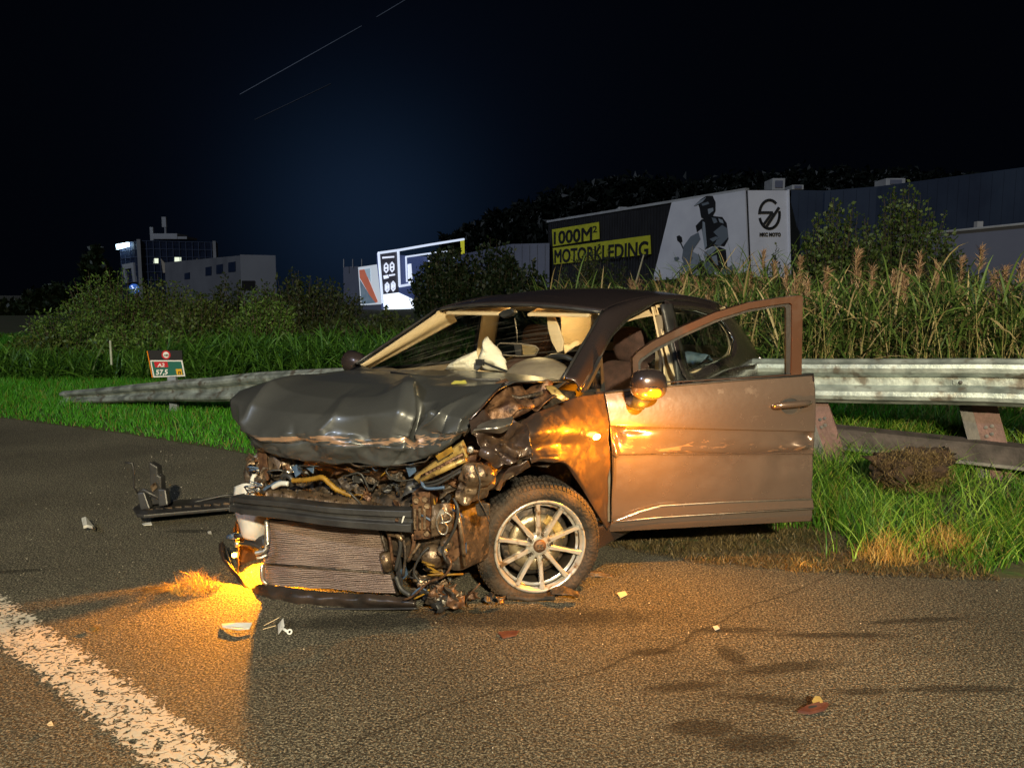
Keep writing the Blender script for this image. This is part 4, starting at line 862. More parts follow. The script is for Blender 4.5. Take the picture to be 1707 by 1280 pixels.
# round lamp housing torn loose under the nose
fl_c = W(735, 997, 3.30)
fog = MB().lathe([(0,.05), (.03,.05), (.045,.03), (.052,0), (.050,-.03), (.044,-.036), (.038,-.02), (0,-.01)], fl_c, (-.7,.8,-.5), 18).build('loose_lamp_housing', M_black, car, True)
ell('lamp_lens', fl_c + Vector((0,-.035,0)), (Vector((1,0,0)), Vector((0,-1,0)), ZD), (.03,.01,.03), M_alu, fog, p=1)
for i in range(7): scrap('lamp_housing_piece', 712 + i*8, 988 + (i*37 % 23), 3.26, .045, [M_black, M_dark, M_rust, M_black][i % 4], 210+i)
scrap('lamp_housing_bracket', 742, 983, 3.3, .06, M_rust, 21); scrap('lamp_housing_bracket', 724, 985, 3.3, .05, M_dark, 22)
for i, (x, y) in enumerate(((690,990), (705,984), (715,992), (760,990), (778,998), (790,992), (815,995), (835,1000))): scrap('underbody_scrap', x, y, 3.42, .035, [M_dark, M_rust, M_black, M_bare][i % 4], 60+i)
for pts, m in (([(686,992,3.3),(700,980,3.28),(712,985,3.28)], M_blue), ([(690,998,3.3),(706,990,3.27),(716,982,3.27)], M_yel), ([(776,996,3.4),(788,985,3.36),(800,972,3.36)], M_rust)): hose('loose_wire', pts, .004, m, k=10)

# ======================= GROUND =======================
EDGE = np.array([(-60,34), (-25,18), (-12,11.9), (-5.82,8.9), (-3.98,7.93), (-2.42,6.93), (-1.0,5.75), (.1,4.65), (1.0,4.08), (1.7,3.93), (2.6,3.80), (6,3.3), (20,1.2), (60,-5)])
def edge_y(x): return np.interp(x, EDGE[:, 0], EDGE[:, 1])
def gz(x, y):                           # verge height
    d = (y - edge_y(x)) * .88
    return .012 + .30*smooth01(d, .7, 2.0)*smooth01(x, .9, 2.6) + .05*smooth01(d, .3, 2.5) - .6*smooth01(d, 6, 14)*0
def roadmat():
    m, t, b = mk('asphalt'); N = t.nodes.new; l = t.links.new
    tc = N('ShaderNodeTexCoord')
    v = N('ShaderNodeTexVoronoi'); v.inputs['Scale'].default_value = 105; l(tc.outputs['Object'], v.inputs['Vector'])
    n = N('ShaderNodeTexNoise'); n.inputs['Scale'].default_value = 118; n.inputs['Detail'].default_value = 4; n.inputs['Distortion'].default_value = .6; n.inputs['Roughness'].default_value = .7; l(tc.outputs['Object'], n.inputs['Vector'])
    big = N('ShaderNodeTexNoise'); big.inputs['Scale'].default_value = 1.1; big.inputs['Detail'].default_value = 6; l(tc.outputs['Object'], big.inputs['Vector'])
    r = N('ShaderNodeValToRGB'); e = r.color_ramp.elements; e[0].position = .40; e[0].color = (.014,.014,.012,1); e[1].position = .64; e[1].color = (.34,.31,.23,1); e2 = e.new(.5); e2.color = (.072,.068,.052,1)
    l(n.outputs['Fac'], r.inputs[0])
    # stones
    sp = N('ShaderNodeValToRGB'); sp.color_ramp.elements[0].position = .0; sp.color_ramp.elements[0].color = (1,1,1,1); sp.color_ramp.elements[1].position = .10; sp.color_ramp.elements[1].color = (0,0,0,1)
    v2 = N('ShaderNodeTexVoronoi'); v2.inputs['Scale'].default_value = 9; l(tc.outputs['Object'], v2.inputs['Vector']); mr = N('ShaderNodeMapRange'); mr.inputs['From Min'].default_value = .045; mr.inputs['From Max'].default_value = .03; l(v2.outputs['Distance'], mr.inputs[0])
    mx = N('ShaderNodeMix'); mx.data_type = 'RGBA'; l(mr.outputs[0], mx.inputs['Factor']); l(r.outputs[0], mx.inputs['A']); mx.inputs['B'].default_value = (.42,.38,.3,1)
    # large tone
    br = N('ShaderNodeMapRange'); br.inputs['From Min'].default_value = .3; br.inputs['From Max'].default_value = .7; br.inputs['To Min'].default_value = .7; br.inputs['To Max'].default_value = 1.15; l(big.outputs['Fac'], br.inputs[0])
    # damp / oil patches; last two ovals paint the shade below nose and wheel
    pn = N('ShaderNodeTexNoise'); pn.inputs['Scale'].default_value = 14; pn.inputs['Detail'].default_value = 5; l(tc.outputs['Object'], pn.inputs['Vector'])
    acc = None
    spots = [(1.03,2.86,.26,.05,.2), (.86,2.96,.05,.10,.3), (.62,2.72,.15,.035,.15), (.93,2.62,.20,.04,-.2), (1.25,2.68,.10,.03,0), (.62,2.44,.13,.06,-.1), (.78,2.36,.14,.06,.1), (1.35,3.15,.30,.03,0), (.95,3.2,.2,.03,0), (1.75,3.3,.25,.03,.1), (1.6,2.7,.25,.03,0), (.55,3.0,.12,.03,.1), (-1.35,4.25,.2,.05,0), (-1.9,4.6,.16,.04,0), (-2.6,3.9,.25,.03,.2), (.0,3.33,.7,.12,0), (-.55,3.3,.5,.1,.1)]
    sx = N('ShaderNodeSeparateXYZ'); l(tc.outputs['Object'], sx.inputs[0])
    for x0, y0, rx, ry, a in spots:
        mp = N('ShaderNodeMapping'); mp.vector_type = 'TEXTURE'; mp.inputs['Location'].default_value = (x0, y0, 0); mp.inputs['Rotation'].default_value = (0, 0, a); mp.inputs['Scale'].default_value = (rx, ry, 1)
        l(tc.outputs['Object'], mp.inputs[0]); ln = N('ShaderNodeVectorMath'); ln.operation = 'LENGTH'; l(mp.outputs[0], ln.inputs[0])
        if acc is None: acc = ln.outputs['Value']
        else:
            mn = N('ShaderNodeMath'); mn.operation = 'MINIMUM'; l(acc, mn.inputs[0]); l(ln.outputs['Value'], mn.inputs[1]); acc = mn.outputs[0]
    ad = N('ShaderNodeMath'); ad.operation = 'ADD'; l(acc, ad.inputs[0]); l(pn.outputs['Fac'], ad.inputs[1])
    pr_ = N('ShaderNodeMapRange'); pr_.inputs['From Min'].default_value = 1.1; pr_.inputs['From Max'].default_value = 1.65; pr_.inputs['To Min'].default_value = .38; pr_.inputs['To Max'].default_value = 1; l(ad.outputs[0], pr_.inputs[0])
    # fine hairline cracks
    wv = N('ShaderNodeTexWave'); wv.inputs['Scale'].default_value = .16; wv.inputs['Distortion'].default_value = 2.5; wv.inputs['Detail'].default_value = 4; wv.inputs['Detail Scale'].default_value = 2
    mpw = N('ShaderNodeMapping'); mpw.inputs['Rotation'].default_value = (0, 0, .9); l(tc.outputs['Object'], mpw.inputs[0]); l(mpw.outputs[0], wv.inputs['Vector'])
    cr = N('ShaderNodeMapRange'); cr.inputs['From Min'].default_value = .0; cr.inputs['From Max'].default_value = .00012; cr.inputs['To Min'].default_value = .45; cr.inputs['To Max'].default_value = 1; l(wv.outputs['Fac'], cr.inputs[0])
    m1 = N('ShaderNodeMath'); m1.operation = 'MULTIPLY'; l(br.outputs[0], m1.inputs[0]); l(pr_.outputs[0], m1.inputs[1])
    m2 = N('ShaderNodeMath'); m2.operation = 'MULTIPLY'; l(m1.outputs[0], m2.inputs[0]); l(cr.outputs[0], m2.inputs[1])
    sc = N('ShaderNodeVectorMath'); sc.operation = 'SCALE'; l(mx.outputs['Result'], sc.inputs[0]); l(m2.outputs[0], sc.inputs['Scale']); l(sc.outputs[0], b.inputs['Base Color'])
    b.inputs['Roughness'].default_value = .82; b.inputs['Specular IOR Level'].default_value = .35
    hs = N('ShaderNodeMath'); hs.operation = 'SUBTRACT'; l(n.outputs['Fac'], hs.inputs[0]); l(v.outputs['Distance'], hs.inputs[1])
    bp = N('ShaderNodeBump'); bp.inputs['Strength'].default_value = .9; bp.inputs['Distance'].default_value = .006; l(hs.outputs[0], bp.inputs['Height']); l(bp.outputs[0], b.inputs['Normal'])
    return m
M_road = roadmat()
road = mesh('road', [(-400,-400,0), (400,-400,0), (400,500,0), (-400,500,0)], [(0,1,2,3)], M_road, None, False); tag(road, kind='structure')
# painted edge line: worn thermoplastic on the stones
def linemat():
    m, t, b = mk('road_paint'); N = t.nodes.new; l = t.links.new; tc = N('ShaderNodeTexCoord')
    n = N('ShaderNodeTexNoise'); n.inputs['Scale'].default_value = 34; n.inputs['Detail'].default_value = 3; n.inputs['Distortion'].default_value = 1.6; l(tc.outputs['Object'], n.inputs['Vector'])
    uv = N('ShaderNodeUVMap'); s = N('ShaderNodeSeparateXYZ'); l(uv.outputs[0], s.inputs[0])
    a = N('ShaderNodeMath'); a.operation = 'SUBTRACT'; a.inputs[1].default_value = .5; l(s.outputs['X'], a.inputs[0]); ab = N('ShaderNodeMath'); ab.operation = 'ABSOLUTE'; l(a.outputs[0], ab.inputs[0])
    mr = N('ShaderNodeMapRange'); mr.inputs['From Min'].default_value = .30; mr.inputs['From Max'].default_value = .5; mr.inputs['To Min'].default_value = .07; mr.inputs['To Max'].default_value = -.12; l(ab.outputs[0], mr.inputs[0])
    ad = N('ShaderNodeMath'); ad.operation = 'ADD'; l(n.outputs['Fac'], ad.inputs[0]); l(mr.outputs[0], ad.inputs[1])
    th = N('ShaderNodeMapRange'); th.inputs['From Min'].default_value = .515; th.inputs['From Max'].default_value = .53; l(ad.outputs[0], th.inputs[0])
    l(th.outputs[0], b.inputs['Alpha']); b.inputs['Base Color'].default_value = (.56,.52,.44,1); b.inputs['Roughness'].default_value = .7
    bp = N('ShaderNodeBump'); bp.inputs['Strength'].default_value = .8; bp.inputs['Distance'].default_value = .01; l(ad.outputs[0], bp.inputs['Height']); l(bp.outputs[0], b.inputs['Normal'])
    return m
mkc = [((G(0,1032)+G(0,1032))/2), G(120,1120), G(210,1190), G(335,1276)]
c0 = G(0, 1030); c1 = G(345, 1285); dd = (c1-c0).normalized(); nn = Vector((-dd.y, dd.x, 0)); a0 = c0 - dd*14; a1 = c1 + dd*6
ln_ = mesh('edge_line', [a0 + nn*.115 + ZD*.004, a1 + nn*.115 + ZD*.004, a1 - nn*.115 + ZD*.004, a0 - nn*.115 + ZD*.004], [(0,1,2,3)], linemat(), None, False, uv=[(0,0),(0,1),(1,1),(1,0)]); tag(ln_, kind='structure')

# verge
M_soil = pm('verge_soil', (.035,.045,.012), (.07,.055,.03), 3, .95, 0, .6, 30, c3=(.03,.07,.01), s3=12)
xs = np.concatenate([np.linspace(-60,-8,30), np.linspace(-7.8,8,120), np.linspace(8.5,60,30)]); ts = np.concatenate([np.linspace(-.03,3,36), np.linspace(3.4,30,30), np.linspace(35,460,12)])
V = []
for x in xs:
    for t_ in ts:
        y = edge_y(x) + t_; w = .035*noise.noise(Vector((x*3.1, y*3.1, 0)))*(t_ < .4); xx = x
        V.append((xx, y + w, gz(x, y) + .03*noise.noise(Vector((x*1.3, y*1.3, 2)))*min(1, max(0, t_)) - (.02 if t_ < 0 else 0)))
n2 = len(ts); F = [(i*n2+j, (i+1)*n2+j, (i+1)*n2+j+1, i*n2+j+1) for i in range(len(xs)-1) for j in range(n2-1)]
tag(mesh('verge', V, F, M_soil), kind='structure')

def gznp(x, y): return gz(x, y)
# ---------------- blades: numpy grass ----------------
def blades(name, X, Y, Z, h, w, lean, m, seg=3, droop=.5, az=None):
    n = len(X); az = rng.uniform(0, 2*PI, n) if az is None else az; fa = rng.uniform(0, PI, n)
    dx, dy = np.cos(az), np.sin(az); fx, fy = np.cos(fa), np.sin(fa); V = np.zeros((n, 2*seg+1, 3))
    for k in range(seg+1):
        f = k/seg; off = lean*(f**(1+droop)); zz = h*f*np.sqrt(np.clip(1-(lean/np.maximum(h,1e-4)*.6*f)**2, .15, 1))
        ww = w*(1-f**1.5)
        cx, cy, cz = X+dx*off, Y+dy*off, Z+zz
        if k < seg:
            V[:, 2*k] = np.stack([cx-fx*ww, cy-fy*ww, cz], 1); V[:, 2*k+1] = np.stack([cx+fx*ww, cy+fy*ww, cz], 1)
        else: V[:, 2*seg] = np.stack([cx, cy, cz], 1)
    base = (np.arange(n)*(2*seg+1))[:, None]; tris = []
    for k in range(seg-1):
        tris.append(base + np.array([[2*k, 2*k+1, 2*k+3]])); tris.append(base + np.array([[2*k, 2*k+3, 2*k+2]]))
    tris.append(base + np.array([[2*seg-2, 2*seg-1, 2*seg]])); T = np.concatenate(tris).astype(np.int32)
    return fastmesh(name, V.reshape(-1, 3), T, m)
def fastmesh(name, V, T, m):
    me = bpy.data.meshes.new(name); me.vertices.add(len(V)); me.vertices.foreach_set('co', V.astype(np.float32).ravel())
    me.loops.add(len(T)*3); me.loops.foreach_set('vertex_index', T.ravel()); me.polygons.add(len(T))
    me.polygons.foreach_set('loop_start', np.arange(len(T), dtype=np.int32)*3); me.polygons.foreach_set('loop_total', np.full(len(T), 3, dtype=np.int32))
    me.update(); me.validate(); me.materials.append(m); o = bpy.data.objects.new(name, me); C.objects.link(o); return o
M_grass = leafmat('grass_blades', (.012,.055,.004), (.07,.19,.012), cc=(.26,.22,.06), pc=.88); M_grass2 = leafmat('lush_grass', (.018,.12,.006), (.07,.31,.015), cc=(.20,.20,.04), pc=.93); M_straw = leafmat('straw', (.30,.17,.04), (.50,.34,.10)); M_mulch = leafmat('dark_torn_grass', (.05,.035,.02), (.16,.12,.05))
def scatter(n, x0, x1, t0, t1, fn=None):
    X = rng.uniform(x0, x1, n); t = rng.uniform(t0, t1, n); Y = edge_y(X) + t
    if fn is not None: k = fn(X, Y, t); X, Y, t = X[k], Y[k], t[k]
    return X, Y, gznp(X, Y), t
def nz(X, Y, s, o=0): return np.array([noise.noise(Vector((x*s, y*s, o))) for x, y in zip(X, Y)])
# churned ground under the door where grass is torn away
def churn(X, Y): return (X < 1.75 + .15*np.sin(Y*9)) & (X > -1.2) & (Y < 4.75 + .2*np.sin(X*7))
X, Y, Z, t = scatter(60000, .6, 5.5, -.02, 2.9, lambda X, Y, t: (~churn(X, Y)) & (nz(X, Y, 2.3) > -.25 + .5*(t < .25) + .35*rng.uniform(0,1,len(X))*(nz(X, Y, 4.1, 9) < -.1)))
hh = rng.uniform(.06, .20, len(X)) * (1 + .7*nz(X, Y, 1.7, 4)) * np.clip(.45+t*.8, 0, 1)
o = blades('grass', X, Y, Z, hh, rng.uniform(.0016,.0034,len(X)), hh*rng.uniform(.2,1.0,len(X)), M_grass, 4); tag(o, 'long mixed green grass on the verge below the guardrail on the right', 'grass', kind='stuff')
X, Y, Z, t = scatter(5200, .9, 5.2, .1, 2.2, lambda X, Y, t: ~churn(X, Y))
hh = rng.uniform(.14, .30, len(X)); o = blades('long_grass', X, Y, Z, hh, rng.uniform(.0022,.0045,len(X)), hh*rng.uniform(.5,1.3,len(X)), leafmat('long_blades', (.03,.12,.008), (.22,.34,.04)), 6, .6); tag(o, 'long drooping yellow-green grass blades on the right verge', 'grass', kind='stuff')
X, Y, Z, t = scatter(95000, -14, -1.0, -.02, 5.5, lambda X, Y, t: rng.uniform(0, 1, len(X)) < np.clip(1.15 - t*.1, .4, 1))
hh = rng.uniform(.05, .13, len(X)) * (1 + .5*nz(X, Y, 1.3, 4)) * np.clip(.5+t, 0, 1)
o = blades('grass', X, Y, Z, hh, rng.uniform(.003,.0055,len(X)), hh*rng.uniform(.2,.9,len(X)), M_grass2, 2); tag(o, 'bright mown green grass along the road edge on the left', 'grass', kind='stuff')
X, Y, Z, t = scatter(45000, .5, 9, 2.4, 6.5)
hh = rng.uniform(.08, .25, len(X)); o = blades('grass', X, Y, Z, hh, rng.uniform(.003,.006,len(X)), hh*rng.uniform(.2,.9,len(X)), M_grass2, 3); tag(o, 'lush bright green grass behind the right guardrail under the reeds', 'grass', kind='stuff')
X, Y, Z, t = scatter(40000, -30, -3, 5.2, 11)
hh = rng.uniform(.08, .22, len(X)); o = blades('grass', X, Y, Z, hh, rng.uniform(.008,.014,len(X)), hh*rng.uniform(.2,.9,len(X)), M_grass2, 2); tag(o, 'far green grass strip behind the left guardrail in front of the shrubs', 'grass', kind='stuff')
# dark torn turf under and beside the car
X, Y, Z, t = scatter(26000, -.3, 2.4, -.10, 1.1, lambda X, Y, t: (X < 1.9) | (t < .35))
hh = rng.uniform(.01, .05, len(X)); o = blades('torn_turf', X, Y, Z, hh, rng.uniform(.001,.003,len(X)), rng.uniform(.01,.07,len(X)), M_mulch, 3); tag(o, 'dark churned soil and torn turf below the open car door', 'torn turf', kind='stuff')

def straw(cx, cy, r, n, label, m=M_straw, hl=.05, z0=0):
    a = rng.uniform(0, 2*PI, n); rr = r*np.sqrt(rng.uniform(0, 1, n)); X = cx + rr*np.cos(a)*1.5; Y = cy + rr*np.sin(a); Z = z0 + np.clip(hl*.9*(1-rr/r), 0, 1)*rng.uniform(0, 1, n)
    o = blades('straw_tuft', X, Y, Z, rng.uniform(.01, hl, n), rng.uniform(.0010,.0022,n), rng.uniform(.02,.11,n), m, 4, .3); tag(o, label, 'grass tuft'); return settle(o)
g = G(325, 985); straw(g.x, g.y, .075, 420, 'orange-lit straw tuft lying on the road left of the lit indicator', hl=.09)
g = G(262, 985); straw(g.x, g.y, .05, 90, 'small dark wisp of straw on the asphalt left of the larger straw tuft', M_mulch, .02)
for (px, py), r, n, lb in (((1575,925),.11,760,'large dry orange straw tuft at the road edge on the far right'), ((1478,938),.10,480,'yellow-green straw tuft left of the large orange one at the road edge'), ((1338,948),.07,200,'small straw wisps on the road edge below the door corner')):
    g = G(px, py); straw(g.x, g.y, r, n, lb, hl=.15 if r > .08 else .05)
g = W(1500, 890, 4.05); straw(g.x, g.y, .10, 200, 'reddish dry straw wisps in the grass right of the door', hl=.07, z0=gz(g.x, g.y))

# turf clump thrown against the rail
cl0 = W(1520, 770, 5.0); V = []; F = []
for i in range(17):
    for j in range(30):
        u = PI*i/16; v = 2*PI*j/30; d = Vector((math.sin(u)*math.cos(v), math.sin(u)*math.sin(v), math.cos(u))); k_ = 1 + .45*noise.noise(d*1.8 + Vector((3,1,0))) + .35*noise.noise(d*5) + .15*noise.noise(d*13)
        V.append(cl0 + Vector((d.x*.25 + .05*d.z, d.y*.12, d.z*.15 + .02 - .05*abs(d.x)))*k_ if False else cl0 + Vector((d.x*.25*k_ + .05*d.z, d.y*.12*k_, d.z*.11*k_ - .03 + .03*max(0, d.x))))
F = [(i*30+j, i*30+(j+1) % 30, (i+1)*30+(j+1) % 30, (i+1)*30+j) for i in range(16) for j in range(30)]
clump = empty('turf_clump', (cl0.x, cl0.y, cl0.z - .12), 'torn clump of brown turf and roots leaning on the low rail between the posts', 'turf clump')
mesh('soil', V, F, pm('clod_soil', (.02,.012,.008), (.07,.04,.022), 14, .95, 0, 1.0, 40), clump)
n = 3200; a = rng.uniform(0, 2*PI, n); X = cl0.x + .25*np.cos(a)*rng.uniform(.3,1.1,n); Y = cl0.y - abs(.14*np.sin(a)); Z = cl0.z + rng.uniform(-.16,.10,n)
join(blades('roots', X, Y, Z, rng.uniform(-.10,.05,n), rng.uniform(.001,.002,n), rng.uniform(.01,.08,n), leafmat('roots', (.08,.055,.02), (.24,.17,.07)), 4), clump)

# ======================= GUARDRAIL =======================
gp = [(7.6,2.35,1.05), (5.4,3.85,1.02), (3.3,5.08,.99), (2.7,5.40,.965), (2.16,5.70,.94), (1.0,6.34,.88), (-.3,7.06,.78), (-1.74,7.86,.67), (-2.6,8.33,.585), (-3.3,8.72,.49), (-4.15,9.2,.38), (-5.0,9.65,.26), (-5.72,10.03,.17)]
gpp = np.array(gp); seg = np.concatenate([[0], np.cumsum(np.linalg.norm(np.diff(gpp[:, :2], axis=0), axis=1))]); GP = catm(gpp, 200); sl = np.concatenate([[0], np.cumsum(np.linalg.norm(np.diff(GP[:, :2], axis=0), axis=1))])
rail = empty('guardrail', (2.16, 5.7, .3), 'long galvanised steel guardrail dipping to the ground at its left end behind the car', 'guardrail')
gprof = [(.0,.0), (-.030,-.004), (-.050,-.022), (-.078,-.035), (-.083,-.06), (-.078,-.088), (-.045,-.115), (-.012,-.128), (-.012,-.182), (-.045,-.195), (-.078,-.222), (-.083,-.25), (-.078,-.275), (-.050,-.288), (-.030,-.306), (0,-.310)]
def gat(s): i = np.interp(s, sl, np.arange(len(sl))); a = int(min(i, len(GP)-2)); f = i - a; p = GP[a]*(1-f) + GP[a+1]*f; t = Vector(GP[a+1]-GP[a]); t.z = 0; t.normalize(); n = Vector((-t.y, t.x, 0)); n = n if n.y > 0 else -n; return Vector(p), t, n
s0 = 0; L_tot = sl[-1]
while s0 < L_tot - .2:
    s1 = min(L_tot, s0 + 4.0); V = []; ns = 16; k = len(gprof)
    for i in range(ns+1):
        s_ = s0 + (s1 + (.12 if s1 < L_tot else 0) - s0)*i/ns; p, t_, n_ = gat(min(s_, L_tot))
        sc = 1 - .45*smooth01(s_, L_tot-4.2, L_tot); out = .006*(i/ns)
        for a, b in gprof: V.append(p + n_*(a*(1 - .3*smooth01(s_, L_tot-3, L_tot)) - out) + ZD*(b*sc + .006*noise.noise(Vector((s_*1.7, b*3, 1)))))
    F = [(i*k+j, i*k+j+1, (i+1)*k+j+1, (i+1)*k+j) for i in range(ns) for j in range(k-1)]
    mesh('rail_beam', V, F, M_galv, rail, False, solid=.005); s0 = s1
def rail_at_px(px):
    best = min(np.linspace(0, L_tot, 800), key=lambda s_: abs(853.5 + FPX*gat(s_)[0].x/(gat(s_)[0].y*math.cos(PITCH) + .8*math.sin(PITCH)) - px)); return best
for px, py in ((1600,637), (369,640), (303,645), (247,648), (202,653), (162,658)):
    s_ = rail_at_px(px); p, t_, n_ = gat(s_); c = Vector((p.x, p.y, W(px, py, p.y).z)) - n_*.020
    if px > 1000: MB().box(c, .045, .004, .017, (t_, n_, ZD)).build('washer_plate', M_galv, rail, bevel=.003)
    MB().lathe([(0,.014), (.008,.012), (.013,.004), (.013,0)], c - n_*.004, -n_, 14).build('rail_bolt', M_postd, rail, True)
# slanting posts with flanges at the right
for (bx, by, bY), (tx, ty, tY), wd_ in (((1404,745,5.50), (1358,668,5.70), .075), ((1680,768,5.18), (1636,676,5.34), .085)):
    b0 = W(bx, by, bY) - ZD*.2; t0 = W(tx, ty, tY) + ZD*.03; ax = (t0-b0).normalized(); p_, t_, n_ = gat(rail_at_px(tx)); sd = t_ if t_.x > 0 else -t_; nrm = ax.cross(sd).normalized()
    MB().prism([b0 - sd*wd_*.9, b0 + sd*wd_*.9, t0 + sd*wd_*.9, t0 - sd*wd_*.9], nrm*.008).build('post', M_post, rail, bevel=.002)
    MB().prism([b0 + sd*wd_*.9, b0 + sd*wd_*.9 + nrm*.07*(1 if nrm.y > 0 else -1), t0 + sd*wd_*.9 + nrm*.07*(1 if nrm.y > 0 else -1), t0 + sd*wd_*.9], sd*.008).build('post_flange', M_post, rail)
    fl = nrm*(-1 if nrm.y > 0 else 1)
    MB().prism([b0 - sd*wd_*.9, b0 - sd*wd_*.9 + fl*.03 - sd*.07, t0 - sd*wd_*.9 + fl*.03 - sd*.07, t0 - sd*wd_*.9], sd*.008).build('post_flange', M_postd, rail)
    for q in ((.25,.72), (-.2,.70), (.1,.63), (-.3,.6)): MB().lathe([(0,.005), (.012,.004), (.012,0)], b0.lerp(t0, q[1]) + sd*wd_*q[0] + fl*.004, fl, 10).build('post_bolt', M_postd, rail)
# low rail near the ground between posts
lr = []
for px, py, Y in ((1290,722,5.95), (1400,730,5.62), (1530,744,5.40), (1680,760,5.18), (1760,772,5.0), (1900,795,4.7)): lr.append(W(px, py, Y))
V = []; lp = catm([list(p) for p in lr], 40)
for p in lp: V += [Vector(p) + Vector((0, -.05, .07)), Vector(p) + Vector((0, -.065, -.07)), Vector(p) + Vector((0, .06, -.09)), Vector(p) + Vector((0, .10, .085))]
low = empty('low_rail', lr[1] - ZD*.1, 'dark weathered low beam running near the ground under the right guardrail', 'low rail')
mesh('beam', V, [(i*4+j, i*4+(j+1) % 4, (i+1)*4+(j+1) % 4, (i+1)*4+j) for i in range(39) for j in range(4)], M_wood, low, False)
V = []
for p in lp: V += [Vector(p) + Vector((0, -.07, -.055)), Vector(p) + Vector((0, -.075, -.075)), Vector(p) + Vector((0, -.05, -.085)), Vector(p) + Vector((0, -.055, -.045))]
mesh('lower_flange', V, [(i*4+j, i*4+(j+1) % 4, (i+1)*4+(j+1) % 4, (i+1)*4+j) for i in range(39) for j in range(4)], M_postd, low, False)
# left post carrying the rail near the sign
pb = G(281, 690, .02); MB().box((pb.x, 9.25, .22), .045, .03, .22).build('post', pm('blue_grey_post', (.28,.32,.42), (.2,.24,.3), 8, .6), rail, bevel=.004)

# ======================= DISTANCE SIGN AND MARKER POST =======================
SY = 9.55; sg = empty('distance_sign', (W(281,690,SY).x, SY, 0), 'small tilted road number sign with red ring, A2 and 57,5 behind the rail end', 'road sign')
M_sgreen = pm('sign_green', (.02,.13,.10), None, rough=.4); M_sblack = pm('sign_black', (.012,.012,.014), None, rough=.5); M_swhite = pm('sign_white', (.8,.8,.8), None, rough=.4); M_sred = pm('sign_red', (.5,.02,.03), None, rough=.4); M_syel = pm('sign_yellow', (.75,.42,.02), None, rough=.4)
def SP(px, py, off=0): return W(px, py, SY) + Vector((0, -off, 0))
MB().prism([SP(*q) for q in ((248,601), (303,601), (309,627), (255,629))], (0,.012,0)).build('lower_plate', M_sgreen, sg)
MB().prism([SP(*q) for q in ((246.5,584), (303,584), (304,600.5), (248,600.5))], (0,.02,0)).build('upper_plate', M_sblack, sg)
MB().tube([SP(246,585,.01), SP(254.5,629,.01)], .006, 6).build('plate_edge', M_orange, sg)
MB().ring([SP(250.5,600.5,.003), SP(304,600.5,.003), SP(309,627,.003), SP(256,629,.003)], [SP(252.4,602.5,.003), SP(302.3,602.5,.003), SP(306.6,625.2,.003), SP(257.6,627,.003)], (0,.002,0)).build('border', M_swhite, sg)
rc_ = SP(277, 591.5, .003)
MB().lathe([(.037,0), (.054,0), (.054,.002), (.037,.002)], rc_, (0,-1,0), 24, True).build('red_ring', M_sred, sg)
MB().lathe([(0,.0015), (.037,.0015)], rc_, (0,-1,0), 20).build('ring_field', M_swhite, sg)
TX = Vector((1,0,.03)); TY = Vector((.12,0,1))
text_mesh('numeral', '100', .042, M_sblack, SP(277,594.2,.008), TX, TY, sg, .001, ext=.001, align='CENTER')
MB().prism([SP(*q, .003) for q in ((256.5,603), (279,603), (281,612), (259,612.5))], (0,.001,0)).build('red_field', M_sred, sg)
text_mesh('lettering', 'A2', .060, M_swhite, SP(269,611.2,.006), TX, TY, sg, .0015, 1.2, ext=.001, align='CENTER')
text_mesh('numeral', '57,5', .085, M_swhite, SP(260,624.5,.006), TX, TY, sg, .0025, 1.0, ext=.001)
MB().prism([SP(*q, .003) for q in ((293,615), (302.5,615), (304.5,624.5), (295,625))], (0,.001,0)).build('yellow_field', M_syel, sg)
text_mesh('lettering', 'n', .075, M_sblack, SP(299.5,623.5,.006), TX, TY, sg, .002, ext=.001, align='CENTER')
MB().tube([SP(281,626,-.03), Vector((SP(281,600).x, SY+.03, 0))], .03, 10).build('sign_post', pm('post_grey', (.3,.32,.36), None, rough=.5), sg, True)
o = MB().box(W(185,588,11), .012, .012, .17).build('marker_post', pm('pale_post', (.45,.5,.42), (.3,.35,.28), 8, .7), None, bevel=.004); tag(o, 'short pale marker post in tall grass left of the distance sign', 'marker post'); settle(o); o.location.z -= 0

